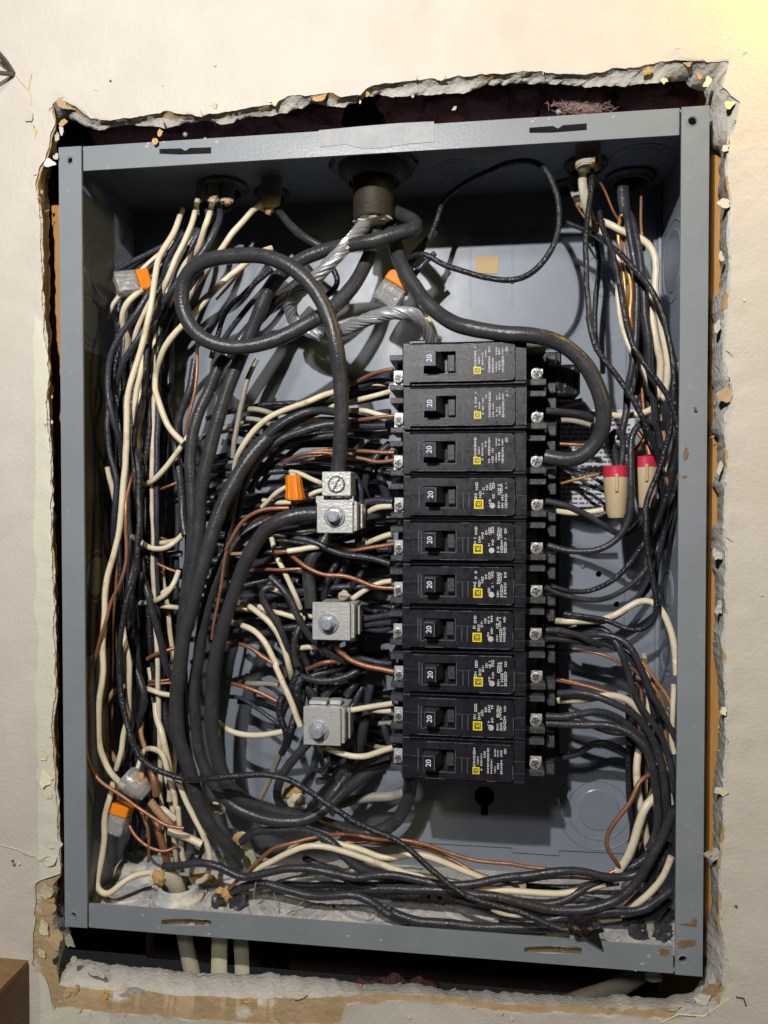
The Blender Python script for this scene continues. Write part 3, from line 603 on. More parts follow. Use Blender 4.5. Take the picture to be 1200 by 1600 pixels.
LAB = ['topmost black circuit breaker, just below the thick bending cables', 'second black circuit breaker from the top, one bare copper wire at its left', 'third black circuit breaker from the top, two bare copper wires at its left screw',
       'fourth black circuit breaker from the top, first with the larger yellow square', 'fifth black circuit breaker from the top, cream and copper wires entering on its left', 'sixth black circuit breaker from the top, long wavy copper wire on its left screw',
       'seventh black circuit breaker from the top, dark wires only on its left', 'eighth black circuit breaker from the top, thick brown copper wire on its left', 'ninth black circuit breaker from the top, two cream wires on its left', 'bottommost black circuit breaker, dusty, just above the keyhole shadow']
for r in range(10):
    z1 = zt - r * PITCH; z0 = z1 - PITCH; old = r in (0, 1, 2, 9)
    t = thing('circuit_breaker', ((X0 + X1) / 2, 1.9, z0), LAB[r], 'circuit breaker', 'circuit breakers stacked in the panel box')
    def cz(v): return z1 - (v - 45) / 280.0 * PITCH
    rnd = random.Random(100 + r)
    b = MB(); e = .012
    bz1 = z1 - .012; bz0 = z0 + .012
    # body with an opening for the toggle
    tw = [cx(290), cx(490), cz(250), cz(112)] if old else [cx(298), cx(492), cz(248), cz(116)]
    b.box(X0, cx(206), BY, 2.3, bz0, bz1, .02); b.box(cx(206) + .002, X1, BY + .001, 2.3, bz0, cz(300), .02); b.box(cx(206) + .002, X1, BY + .001, 2.3, cz(60), bz1, .02)
    b.box(cx(850), X1 - .001, BY + .002, 2.3, cz(300) + .002, cz(60) - .002, .008)
    b.build('housing', 'plastic', t)
    b = MB(); fz0, fz1 = cz(300), cz(66); fx0, fx1 = cx(203), cx(850)
    rad = .05
    rr_ = [(fx0, fz0), (fx1 - rad, fz0), (fx1, fz0 + rad), (fx1, fz1 - rad), (fx1 - rad, fz1), (fx0, fz1)]
    b.plate(rr_, [[(tw[0], tw[2]), (tw[1], tw[2]), (tw[1], tw[3]), (tw[0], tw[3])]], lambda u, v, d: V(u, BY - .09 + d, v), .6)
    b.build('face_plate', 'plastic', t, angle=20)
    b = MB(); b.box(tw[0] - .02, tw[1] + .02, BY + .22, BY + .9, tw[2] - .02, tw[3] + .02); b.build('toggle_well', 'plastic2', t)
    # raised trims and seams
    tr = MB(); f = BY - .09
    tr.box(cx(255), cx(262), f - .006, f, cz(250), cz(112)); tr.box(cx(212), cx(290), f - .006, f, cz(160) - .004, cz(160) + .004)
    tr.box(cx(530), cx(536), f - .006, f, cz(258), cz(158)); tr.box(cx(495), cx(590), f - .006, f, cz(160) - .004, cz(160) + .004)
    tr.box(cx(490), cx(495), f - .012, f, tw[2] - .02, tw[3] + .01); tr.box(tw[0], cx(495), f - .012, f, tw[2] - .03, tw[2] - .008)
    if r > 2: tr.box(cx(565), cx(571), f - .006, f, cz(258), cz(158))
    if r in (4, 5, 6, 7, 8): tr.box(cx(272), cx(280), f - .008, f, cz(262), cz(120)); tr.box(cx(272), cx(300), f - .009, f, cz(262), cz(256))
    tr.box(X0 + .01, cx(203), BY - .004, BY, cz(165) - .005, cz(165) + .005); tr.box(X0 + .01, cx(203), BY - .004, BY, cz(235) - .004, cz(235) + .004)
    tr.box(cx(856), X1 - .01, BY - .004, BY, cz(175) - .005, cz(175) + .005); tr.box(cx(856), X1 - .01, BY - .004, BY, cz(250) - .004, cz(250) + .004)
    tr.build('seam_line', 'seam', t)
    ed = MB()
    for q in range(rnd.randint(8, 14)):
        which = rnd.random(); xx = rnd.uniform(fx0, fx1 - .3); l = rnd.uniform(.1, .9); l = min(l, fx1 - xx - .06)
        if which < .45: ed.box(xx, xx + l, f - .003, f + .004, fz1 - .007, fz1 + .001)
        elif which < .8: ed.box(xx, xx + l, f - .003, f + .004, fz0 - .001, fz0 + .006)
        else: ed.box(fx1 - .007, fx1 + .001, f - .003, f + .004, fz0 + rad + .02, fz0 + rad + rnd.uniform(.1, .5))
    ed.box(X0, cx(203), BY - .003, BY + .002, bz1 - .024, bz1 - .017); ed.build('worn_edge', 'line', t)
    # toggle
    g = MB(); tx0, tx1 = tw[0] + .01, cx(376); tz0, tz1 = cz(222) , cz(116); ty = BY - .42
    g.add([(tx0 + .015, ty, tz0 + .02), (tx1 - .03, ty, tz0 + .02), (tx1 - .03, ty, tz1 - .04), (tx0 + .015, ty, tz1 - .04),
           (tx0, BY + .4, tz0 - .03), (tx1 + .2, BY + .4, tz0 - .03), (tx1 + .2, BY + .4, tz1), (tx0, BY + .4, tz1),
           (tx1 + .02, ty + .12, tz0 + .005), (tx1 + .02, ty + .12, tz1 - .02)],
          [(0, 1, 2, 3), (0, 3, 7, 4), (3, 2, 9, 6, 7), (1, 8, 9, 2), (8, 5, 6, 9), (0, 4, 5, 8, 1), (4, 7, 6, 5)])
    tg = g.build('toggle', 'plastic', t, angle=20)
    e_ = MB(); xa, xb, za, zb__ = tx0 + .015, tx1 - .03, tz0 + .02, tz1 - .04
    e_.box(xa, xb, ty - .002, ty + .006, zb__ - .008, zb__ + .002); e_.box(xb - .006, xb + .003, ty - .0025, ty + .0055, za, zb__ - .009); e_.build('worn_edge', 'line', tg)  # edge highlights of the toggle front, painted as pale strips
    e_ = MB(); e_.box(xa - .002, xa + .005, ty - .0025, ty + .0055, za, zb__ - .009); e_.build('worn_edge', 'seam', tg)  # left edge highlight, painted dimmer in the seam grey
    add_text(TWENTY, V((tx0 + tx1) / 2 - .01, ty - .004, (tz0 + tz1) / 2 - .005), tg, 'rating_number')
    b = MB(); b.box(cx(436), cx(484), BY + .05, BY + .3, tw[2] + .06, tw[3] - .04, .02); b.build('indicator_block', 'foot', t)
    # yellow square logo with its D, white print
    ls = .155 if old else .20
    lx0 = cx(600); lz0 = cz(258)
    lg = MB(); lg.box(lx0, lx0 + ls, f - .005, f - .001, lz0, lz0 + ls); lo_ = lg.build('square_logo', 'yellow', t)
    q = ls * .16; w_ = ls * .09; lg = MB()
    for (a0, a1, c0, c1) in ((q, ls - q, q, q + w_), (q, ls - q, ls - q - w_, ls - q), (q, q + w_, q + w_, ls - q - w_), (ls - q - w_, ls - q, q + w_, ls - q - w_)):
        lg.box(lx0 + a0, lx0 + a1, f - .008, f - .0052, lz0 + c0, lz0 + c1)
    lg.build('logo_outline', 'plastic', lo_)
    d_ = add_text(LETTER_D, V(lx0 + ls / 2, f - .009, lz0 + ls / 2), lo_, 'logo_letter'); d_.scale = (ls / .2,) * 3
    pr = MB()
    def col(xc, za, zb_, wd, ch, dens=.92):
        z = za
        while z < zb_:
            l = rnd.uniform(ch * .4, ch); 
            if rnd.random() < dens:
                k_ = rnd.random(); zz = min(z + l, zb_)
                if k_ < .5: pr.box(cx(xc), cx(xc) + wd * .28, f - .004, f - .0005, z, zz); pr.box(cx(xc) + wd * .62, cx(xc) + wd * .95, f - .004, f - .0005, z, zz); pr.box(cx(xc) + wd * .3, cx(xc) + wd * .6, f - .004, f - .0005, z, z + l * .3)
                else: pr.box(cx(xc), cx(xc) + wd * .92, f - .004, f - .0005, z, z + (zz - z) * .35); pr.box(cx(xc) + wd * .3, cx(xc) + wd * .6, f - .004, f - .0005, z + (zz - z) * .4, zz)
            z += l + .012
    if old:
        for xc, a_, b_, wd in [(603,215,90,.055),(628,195,145,.04),(650,205,125,.035),(670,150,110,.035),(690,250,90,.045),(712,250,160,.04),(735,245,190,.035),(735,140,95,.035),(752,235,180,.04),(752,140,100,.035),(772,250,150,.05),(772,140,100,.04),(795,120,90,.05)]:
            col(xc, cz(a_), cz(b_), wd, .05)
        pr.lathe(V(cx(655), f - .001, cz(228)), (0, -1, 0), [(.022, 0), (.022, .003), (.012, .003), (.012, 0)], 10)
    else:
        for xc, a_, b_, wd in [(602,180,138,.06),(608,120,70,.06),(630,170,125,.06),(650,145,105,.05),(672,120,90,.05),(692,120,75,.06),(710,110,70,.06),(745,150,75,.07),(762,140,80,.05),(790,110,75,.05),(690,205,175,.05),(712,185,145,.05),(745,232,190,.05),(766,232,150,.06),(788,232,140,.06)]:
            col(xc, cz(a_ + 20), cz(b_ + 20), wd, .045)
        pr.lathe(V(cx(712), f - .001, cz(238)), (0, -1, 0), [(.06, 0), (.06, .003), (.042, .003), (.042, 0)], 14)
        pr.lathe(V(cx(712), f - .001, cz(238)), (0, -1, 0), [(.022, 0), (.022, .003), (0, .003)], 8)
    pr.build('printed_text', 'print', t)
    # left terminal: arms, plate, screw
    AY = .78
    b = MB(); b.box(cx(60), X0 + .03, AY, 2.2, cz(135), cz(98), .012); b.build('terminal_arm', 'foot', t)
    b = MB(); b.box(cx(60), X0 + .03, AY + .05, 2.2, cz(325), cz(290), .012); b.build('terminal_arm', 'foot', t)
    b = MB(); b.box(cx(95), X0 + .02, AY + .5, 2.1, cz(292), cz(133)); b.build('terminal_back', 'plastic2', t)
    b = MB(); b.box(cx(80), cx(142), AY + .18, AY + .24, cz(288), cz(190), .01); b.build('clamp_plate', 'zinc', t)
    screw_head((cx(112), AY + .17, cz(245)), .115, r * 7 + 1, t)
    # right terminal
    b = MB(); b.box(X1 - .03, cx(1052), AY, 2.2, cz(104), cz(68), .012); b.build('terminal_arm', 'foot', t)
    b = MB(); b.box(X1 - .03, cx(1056), AY + .04, 2.2, cz(312), cz(272), .012); b.build('terminal_arm', 'foot', t)
    b = MB(); b.box(X1 - .02, cx(1010), AY + .55, 2.1, cz(275), cz(102)); b.build('terminal_back', 'plastic2', t)
    b = MB(); b.box(cx(962), cx(1040), AY + .2, AY + .26, cz(272), cz(200), .01); b.build('clamp_plate', 'zinc', t)
    if r >= 6:
        b = MB(); b.add([(cx(935), AY + .02, cz(290)), (cx(1052), AY + .02, cz(290)), (cx(1040), AY + .3, cz(248)), (cx(955), AY + .3, cz(248)), (cx(935), AY + .35, cz(290)), (cx(1052), AY + .35, cz(290))], [(0, 1, 2, 3), (0, 3, 4), (1, 5, 2), (0, 4, 5, 1), (2, 5, 4, 3)])
        b.build('terminal_ramp', 'foot', t)
    screw_head((cx(996), AY + .16, cz(236)), .135, r * 11 + 3, t)
    b = MB(); b.box(cx(1076), cx(1130), 1.3, 1.8, cz(168), cz(100) + .02, .02); b.box(cx(1080), cx(1130), 1.28, 1.8, cz(345), cz(278), .02); b.build('mounting_foot', 'foot', t)
# small misalignments from breaker to breaker
for o_ in [q for q in COL.objects if q.name.startswith('circuit_breaker')]:
    rr_ = random.Random(o_.name); o_.location.y += rr_.uniform(-.012, .012) * S; o_.location.x += rr_.uniform(-.01, .012) * S; o_.rotation_euler = (rr_.uniform(-.006, .006), rr_.uniform(-.004, .004), rr_.uniform(-.006, .006))
# bus base behind the breakers
b = MB(); b.box(X0 - .25, X1 + .95, 2.32, 3.45, zb - .05, zt + .1, .04); b.box(X0 - .1, X0 + .2, 1.9, 2.5, zt + .02, zt + .32, .04); b.box(X0 + .02, X0 + .45, 1.5, 2.2, zt + .06, zt + .3, .03)
b.box(X1 + .45, X1 + .8, 1.85, 2.35, zb, zt, .02)
bs = tag(b.build('bus_base', 'plastic2', None, V(X0, 2.4, zb)), 'black plastic bus mounting base behind the stack of breakers', 'bus base')
q = P(890, 590, 1.7); b = MB(); b.box(q.x - .38, q.x + .22, 1.5, 2.3, q.z - .45, q.z + .28, .05); b.box(q.x - .5, q.x + .1, 1.7, 2.5, q.z - .55, q.z + .05, .04)
mlug = tag(b.build('main_lug_block', 'vinyl', None, V(q.x, 1.5, q.z)), 'glossy black main lug cover beside the topmost breaker under the curved cable', 'lug block')

# ------------------------------------------------------------------ three zinc split-bolt lug blocks
def hexbolt(c, r, parent):
    c = Vector(c); b = MB(); n0 = len(COL.objects)
    b.lathe(c, (0, -1, 0), [(r * 1.45, 0), (r * 1.45, .03), (r * 1.35, .045), (0, .045)], 28); b.build('washer', 'bolt', parent)
    b = MB(); b.lathe(c + V(0, -.045, 0), (0, -1, 0), [(r * 1.12, 0), (r * 1.12, .05), (r * .9, .06), (0, .06)], 6, mi=0); b.build('hex_nut', 'bolt', parent, angle=20)
    b = MB(); b.lathe(c + V(0, -.105, 0), (0, -1, 0), [(r * .8, 0), (r * .8, .10), (r * .62, .14), (0, .14)], 18); b.build('bolt_shank', 'bolt', parent)
def lug(corners, Y, bolt, label, side, deep=1.0):
    (x0, y0), (x1, y1) = corners; a = P(x0, y0, Y); c_ = P(x1, y1, Y)
    t = thing('lug_block', ((a.x + c_.x) / 2, Y + deep, (a.z + c_.z) / 2), label, 'lug block', 'bolted zinc lug blocks')
    b = MB(); b.box(a.x, c_.x, Y, Y + .07, c_.z, a.z, .012); b.build('front_plate', 'zinc', t)
    b = MB(); b.box(a.x + .06, c_.x + .05, Y + .10, Y + .24, c_.z + .03, a.z - .02, .012); b.box(a.x + .1, c_.x + .1, Y + .28, Y + deep, c_.z + .06, a.z - .05, .02); b.build('clamp_body', 'zinc', t)
    b = MB(); b.box(c_.x + .03, c_.x + .09, Y + .05, Y + .4, c_.z + .05, a.z - .05, .01); b.box(c_.x + .14, c_.x + .18, Y + .25, Y + .8, c_.z + .1, a.z - .1, .01); b.build('side_leaf', 'zinc', t)
    q = P(*bolt, Y); hexbolt((q.x, Y, q.z), .165, t); return t, a, c_
L1, a, c_ = lug(((495, 781), (551, 833)), .35, (523, 807), 'upper zinc lug block with a slotted screw lug on top, left of the breakers', 1)
q0 = P(503, 737, .22); q1 = P(548, 775, .22)
b = MB(); b.box(q0.x, q1.x, .22, .85, q1.z, q0.z, .015); sl = b.build('slotted_lug', 'zinc', L1)
q = P(526, 757, .22); b = MB(); b.lathe(V(q.x, .222, q.z), (0, -1, 0), [(.20, 0), (.20, .012), (.17, .012), (.17, .004), (0, .004)], 28); b.build('screw_recess', 'lock', sl)
b = MB(); b.lathe(V(q.x, .218, q.z), (0, -1, 0), [(.162, 0), (.162, .03), (.15, .04), (0, .04)], 28); sc_ = b.build('slotted_screw', 'screw', sl)
s2 = MB(); u, v = math.cos(math.radians(62)), math.sin(math.radians(62)); l, w_ = .155, .022
pts = [(u * l - v * w_, v * l + u * w_), (u * l + v * w_, v * l - u * w_), (-u * l + v * w_, -v * l - u * w_), (-u * l - v * w_, -v * l + u * w_)]
b = MB(); b.add([V(q.x + p, .176, q.z + r_) for p, r_ in pts] + [V(q.x + p, .20, q.z + r_) for p, r_ in pts], [(0, 1, 2, 3), (7, 6, 5, 4), (0, 4, 5, 1), (1, 5, 6, 2), (2, 6, 7, 3), (3, 7, 4, 0)])
# slot sits in the surface of the screw: dark insert 1 mm proud of the recess floor
b.build('slot', 'lock', sl)
a_ = P(493, 773, .33); c2_ = P(508, 783, .33); b = MB(); b.box(a_.x, c2_.x - .03, .36, .42, c2_.z - .05, a_.z - .03, .01)
a_ = P(546, 773, .33); c2_ = P(552, 783, .33); b.box(a_.x, c2_.x, .36, .42, c2_.z - .05, a_.z - .03, .008); b.build('bracket_ear', 'zinc', L1)
lug(((488, 941), (547, 1001)), .55, (513, 974), 'middle zinc lug block with a hex bolt, left of the sixth and seventh breakers', 1)
L3, a, c_ = lug(((474, 1104), (532, 1166)), .7, (498, 1142), 'lowest zinc lug block with a hex bolt, left of the ninth breaker', 1)
b = MB()
b.box(a.x + .07, a.x + .5, .95, 1.3, a.z - .02, a.z + .07, .02); b.box(a.x + .56, a.x + .84, .98, 1.25, a.z - .02, a.z + .09, .02)
b.build('top_tab', 'zinc', L3)
q = P(537, 930, 1.0); vs, fs = blob(q, .13, 4, (1.1, .6, .8), .7); b = MB(); b.add(vs, fs); tag(b.build('paper_tuft', 'sheath', None, q), 'torn paper scrap stuck on top of the middle zinc lug block', 'paper scrap')

# ------------------------------------------------------------------ connectors
def wago(c, rx, rz, w, h, d, label, wires=4, capup=True):
    t = thing('push_in_connector', c, label, 'wire connector')
    R_ = Matrix.Rotation(rz, 3, 'Y') @ Matrix.Rotation(rx, 3, 'X')
    def put(b, name, m_, par):
        b.v = [R_ @ q + Vector(c) for q in b.v]; return b.build(name, m_, par, parent_origin[t.name])
    b = MB(); b.box(-w / 2, w / 2, -d / 2, d / 2, -h / 2, h * .12, .04); body = put(b, 'clear_housing', 'clear', t)
    for i in range(wires + 1):
        x = -w / 2 + .03 + (w - .06) * i / wires; b = MB(); b.box(x - .012, x + .012, -d / 2 - .012, -d / 2 + .03, -h * .46, h * .1); put(b, 'housing_rib', 'clear', body)
    b = MB(); b.box(-w / 2 - .005, w / 2 + .005, -d / 2 - .005, d / 2 + .005, h * .13, h / 2, .03); put(b, 'orange_cap', 'orange', t)
    b = MB(); b.box(-w / 2 + .06, w / 2 - .06, -.03, .03, -h * .1, h * .05); put(b, 'metal_contact', 'zinc', t)
    return t
wago(P(208, 442, 1.15), math.radians(-35), math.radians(72), .52, .82, .36, 'clear push-in connector with orange face near the upper left corner, beside the cream wires')
wago(P(614, 455, 1.9), math.radians(-10), math.radians(32), .62, .85, .4, 'clear push-in connector with orange patch under the centre conduit, behind the thick cable')
wago(P(186, 1279, 1.2), math.radians(-12), math.radians(14), .46, .72, .42, 'clear push-in connector with bright orange top at the lower left')
c = P(214, 1228, 1.0); t = thing('clear_splice_cap', c, 'clear cylindrical splice cap with shiny end on the longest cream wire, lower left', 'wire connector')
ax = V(.6, 0, -.45).normalized(); b = MB(); b.lathe(c - ax * .38, ax, [(.27, 0), (.31, .1), (.29, .45), (.22, .62), (.18, .7), (0, .72)], 20); b.build('clear_shell', 'clear', t)
b = MB(); b.lathe(c - ax * .2, ax, [(.2, 0), (.21, .25), (.12, .38), (0, .4)], 12); b.build('metal_core', 'alu', t)
b = MB(); vs, fs = blob(c - ax * .05 + V(.1, 0, .12), .21, 5, (1, .8, .8), .7); b.add(vs, fs); b.build('kraft_packing', 'kraft', t)
# orange wire nut
c = P(460, 763, .75); t = thing('wire_nut', c, 'ribbed orange wire nut above the left end of the upper lug block', 'wire nut')
b = MB(); n = 36; prof = [(.155, .30), (.185, .27), (.20, 0), (.225, -.22), (.215, -.27), (.17, -.30)]
for i, (r_, h_) in enumerate(prof): pass
vs = []; 
for r_, h_ in prof:
    for k_ in range(n):
        a = 2 * math.pi * k_ / n; rr_ = r_ * (1 + (.055 if k_ % 3 == 0 else -.03) * (1 if abs(h_) < .26 else .2)); vs.append(c + V(math.cos(a) * rr_ + h_ * -.08, math.sin(a) * rr_, h_))
m_ = len(prof); fs = [(i * n + k_, i * n + (k_ + 1) % n, (i + 1) * n + (k_ + 1) % n, (i + 1) * n + k_) for i in range(m_ - 1) for k_ in range(n)] + [tuple(range(n)), tuple((m_ - 1) * n + k_ for k_ in range(n))]
b.add(vs, fs); b.build('ribbed_shell', 'orange', t, angle=15)
b = MB(); b.lathe(c + V(-.03, 0, .30), (0, 0, 1), [(.10, 0), (.09, .06), (0, .08)], 14); b.build('tip', 'sheath', t)
# two ivory capped connectors
def capcon(top, bot, Y, r0, label):
    a = P(*top, Y); c_ = P(*bot, Y); ax = (c_ - a).normalized(); L_ = (c_ - a).length
    t = thing('splice_cap', a, label, 'wire connector', 'ivory splice caps with crimson collars')
    b = MB(); b.lathe(a + ax * .24, ax, [(r0 * .98, 0), (r0, .03), (r0 * .93, L_ * .35), (r0 * .80, L_ * .72), (r0 * .66, L_ * .82 - .0), (r0 * .3, L_ * .84), (0, L_ * .845)], 24); b.build('ivory_body', 'ivory', t)
    b = MB(); b.lathe(a, ax, [(r0 * .93, 0), (r0 * 1.02, .03), (r0 * 1.04, .24), (r0 * .9, .26)], 24); b.build('crimson_collar', 'red', t)
    b = MB(); b.lathe(a + ax * .02, ax, [(r0 * .80, -.004), (r0 * .8, -.012), (0, -.014)], 20); b.build('dark_mouth', 'plastic2', t)
    b = MB(); q = a + ax * .2 + V(-.03, -r0 * .98, 0); b.box(q.x - .035, q.x + .035, q.y - .04, q.y + .08, q.z - .38, q.z + .02, .015); b.build('side_rib', 'ivory', t)
capcon((962, 728), (963, 806), 1.0, .27, 'ivory splice cap with crimson collar, the left and lower of the two')
capcon((1008, 713), (1010, 790), 1.5, .265, 'ivory splice cap with crimson collar, the right and higher of the two')

# ------------------------------------------------------------------ conduit and cable entries in the ceiling
q = PZ(589, 272, HH - TH); cc_ = V(q.x, 1.55, HH - TH)
q2 = P(588, 345, 1.55); t = thing('conduit', cc_, 'brown weathered service conduit stub hanging from the centre of the box ceiling', 'conduit')
b = MB(); b.lathe(cc_, (0, 0, -1), [(.49, 0), (.49, cc_.z - q2.z - .03), (.47, cc_.z - q2.z), (.42, cc_.z - q2.z), (.41, .5)], 32); b.build('conduit_pipe', 'conduit', t)
b = MB(); b.lathe(cc_, (0, 0, -1), [(.86, .1), (.84, .2), (.78, .30), (.70, .42), (.64, .46), (.60, .45), (.56, .38), (.50, .36)], 36); b.build('bushing', 'lock', t)
b = MB(); b.ring(cc_ + V(0, 0, -.44), (0, 0, -1), .585, .655, .035, 36); b.build('bushing_lip', 'foot', t)
b = MB(); n = 30; vs = []
for r_, h_ in ((.54, 0), (1.0, 0), (1.0, .09), (.95, .13), (.72, .14), (.70, .15), (.54, .16)):
    for k_ in range(n * 2):
        a = math.pi * k_ / n; rr_ = r_ + (.07 if (k_ // 2) % 3 == 0 and r_ > .9 else 0); vs.append(cc_ + V(math.cos(a) * rr_, math.sin(a) * rr_, -h_))
n *= 2; b.add(vs, [(i * n + k_, i * n + (k_ + 1) % n, (i + 1) * n + (k_ + 1) % n, (i + 1) * n + k_) for i in range(6) for k_ in range(n)]); b.build('lock_ring', 'lock', t, angle=20)
b = MB(); vs, fs = blob(V(cc_.x, 1.55, q2.z + .02), .42, 8, (1.05, 1.05, .25), .5, 3); b.add(vs, fs); b.build('sealing_putty', 'sheathy', t)
for i in range(9):
    a = random.Random(i).uniform(0, 6.28); vs, fs = blob(cc_ + V(math.cos(a) * .96, math.sin(a) * .96, -.1), .035, i, (1.8, 1, .7), .4, 1); b = MB(); b.add(vs, fs); b.build('bare_chip', 'bolt', t)
def entry(px, py, rr, label, m_='lock', zsign=1):
    z = (HH - TH) * zsign; q = PZ(px, py, z); y = min(max(q.y, .5), 3.3); c_ = V(q.x, y, z)
    t = thing('cable_clamp', c_, label, 'cable clamp')
    b = MB(); b.lathe_open(c_, (0, 0, -zsign), [(rr, 0), (rr * 1.02, .08), (rr * .94, .13), (rr * .86, .14), (rr * .80, .2), (rr * .70, .2), (rr * .68, -.02)], 32); b.build('threaded_ring', m_, t)
    b = MB(); b.lathe(c_, (0, 0, -zsign), [(rr * .68, .02), (0, .02)], 24); b.build('opening', 'plastic2', t); return c_
e1 = entry(350, 290, .62, 'dark round cable clamp in the box ceiling at the left, holding three flat cables')
e2 = entry(425, 300, .45, 'dark cable clamp in the box ceiling around the single cable left of the conduit')
e3 = entry(915, 255, .5, 'dark cable clamp in the box ceiling with the peeled cable on the right')
e4 = entry(985, 275, .6, 'black cable clamp in the box ceiling near the right corner')
e5 = entry(885, 300, .42, 'dark cable clamp deep in the box ceiling left of the peeled cable')
def sheath(pts, r, label, m_='sheath', flat=.6, kraft=None, cut=.03):
    P_ = spline([P(*p) for p in pts], .12); t = thing('cable_sheath', P_[0], label, 'cable')
    b = MB(); b.tube(P_, [r * (1 + .06 * noise.noise(q * 2)) for q in P_], 14, flat=flat); b.build('outer_jacket', m_, t)
    d = (P_[-1] - P_[-2]).normalized(); b = MB(); b.tube([P_[-1] - d * .01, P_[-1] + d * cut], r * .86, 12, flat=flat); b.build('cut_end', 'W', t)
    if kraft:
        b = MB(); rnd = random.Random(int(pts[0][0]))
        for i in range(kraft):
            e = P_[-1] + V(rnd.uniform(-.6, .6) * r, -r * flat * rnd.uniform(.2, 1), rnd.uniform(-.1, .1)); vs, fs = blob(e, r * rnd.uniform(.3, .7), i + kraft, (1, .5, 1.2), .8); b.add(vs, fs)
        b.build('kraft_filler', 'kraft', t, angle=80)
    return t
sheath([(318,262,2.0),(314,290,1.95),(309,313,1.9)], .11, 'narrow cream cable jacket, leftmost of three hanging from the ceiling at left')
sheath([(334,262,2.0),(334,290,1.9),(333,314,1.8)], .15, 'cream cable jacket in the middle of three hanging from the ceiling at left', kraft=2)
sheath([(356,262,2.1),(356,290,2.0),(354,315,1.9)], .19, 'cream cable jacket, rightmost of three hanging from the ceiling at left, cut slanting', kraft=1)
sheath([(429,255,2.1),(424,290,2.0),(419,325,1.85)], .29, 'wide cream cable jacket with torn orange paper just left of the service conduit', kraft=2)
sheath([(918,218,1.2),(919,240,1.3),(918,262,1.2)], .28, 'cream cable jacket peeled open high in the right part of the box', kraft=1)
sheath([(912,258,1.25),(910,285,1.2),(916,320,1.3),(925,345,1.6)], .10, 'curled strip of peeled cream jacket beside the black wire at upper right', flat=.5, kraft=2)
sheath([(895,280,2.4),(900,300,2.3),(908,317,2.1)], .14, 'short cream cable jacket in shadow left of the peeled cable', kraft=1)
sheath([(973,285,1.6),(974,310,1.55),(977,335,1.5)], .13, 'black cable jacket hanging from the right ceiling clamp', m_='M')
# ------------------------------------------------------------------ bottom entries
q = PZ(276, 1396, -HH + TH + .2); c_ = V(q.x, 1.35, -HH + TH); t = thing('cable_clamp', c_, 'grey threaded cable clamp with ring in the floor of the box at lower left', 'cable clamp')
b = MB(); b.lathe_open(c_, (0, 0, 1), [(.62, 0), (.62, .1), (.55, .14), (.52, .2), (.50, .34), (.42, .36), (.40, .30), (.42, 0)], 32); b.build('threaded_ring', 'floor', t)
q = P(253, 1466, 1.2); b = MB(); b.box(q.x - .68, q.x + .62, .9, 1.9, -HH - .42, -HH - .02, .08); b.build('clamp_body', 'lock', t)
for s_ in (-.5, .45): b = MB(); b.lathe(V(q.x + s_, .88, -HH - .22), (0, -1, 0), [(.14, 0), (.14, .05), (.1, .07), (0, .07)], 16); b.build('clamp_screw', 'ring', t)
sheath([(303,1530,1.5),(290,1470,1.45),(281,1405,1.35),(272,1378,1.2),(258,1364,1.15)], .21, 'grey white cable coming up through the lower left floor clamp and bending left', m_='sheath', flat=.8, kraft=3)
sheath([(342,1545,1.3),(343,1480,1.3),(345,1420,1.3),(352,1395,1.3)], .21, 'yellowish cable jacket rising through the floor, left of a pair', m_='sheathy', flat=.5, kraft=3)
sheath([(379,1545,1.6),(377,1480,1.6),(368,1420,1.6),(362,1395,1.5)], .19, 'yellowish cable jacket rising through the floor, right of a pair', m_='sheathy', flat=.5, kraft=2)
sheath([(395,1395,2.3),(392,1350,2.2),(383,1325,2.1),(374,1306,2.0)], .19, 'cable jacket with frayed brown paper end beside the lowest thick cable', m_='sheathy', flat=.7, kraft=4)
sheath([(1022,1530,1.5),(1018,1480,1.5),(1013,1455,1.45),(1007,1430,1.4)], .19, 'cream cable jacket rising between black grommets in the lower right corner', flat=.6)
sheath([(850,1585,2.0),(900,1565,2.0),(960,1545,2.2),(1010,1515,2.6)], .24, 'cream cable running under the box in the shadow at lower right', flat=.7)
sheath([(278,1378,1.5),(262,1392,1.5),(240,1385,1.5)], .05, 'thin shadowed tail below the bent grey cable', m_='G')
for x, y, lab in [(340,1424,'left of a pair of black rubber grommets at the lower left lip'), (372,1428,'right of a pair of black rubber grommets at the lower left lip'), (998,1465,'black rubber grommet left of the cable in the lower right corner'), (1037,1464,'black rubber grommet right of the cable in the lower right corner')]:
    q = P(x, y, 1.1); vs, fs = blob(V(q.x, 1.2, -HH + .15), .22, int(x), (.9, .9, 1.0), .6, 3); b = MB(); b.add(vs, fs); tag(b.build('rubber_grommet', 'K', None, V(q.x, 1.2, -HH)), lab, 'grommet')
# black tape blob at the end of the front wire
c = P(909, 1449, -.1); t = thing('taped_wire_end', c, 'glossy black vinyl tape wrapped round a wire end, overhanging the bottom rail at right', 'taped end')
vs, fs = blob(c, .27, 3, (1.15, .8, .8), .75, 3); b = MB(); b.add(vs, fs); b.build('tape_wrap', 'vinyl', t, angle=25)
b = MB(); b.add([c + V(.05, -.1, .25), c + V(.3, -.12, .1), c + V(.43, -.05, -.42), c + V(.1, -.1, -.2), c + V(.1, 0, .1), c + V(.3, 0, 0), c + V(.42, -.03, -.40), c + V(.1, 0, -.15)],
    [(0, 3, 2, 1), (4, 5, 6, 7), (0, 1, 5, 4), (1, 2, 6, 5), (2, 3, 7, 6), (3, 0, 4, 7)]); b.build('tape_tail', 'vinyl', t)
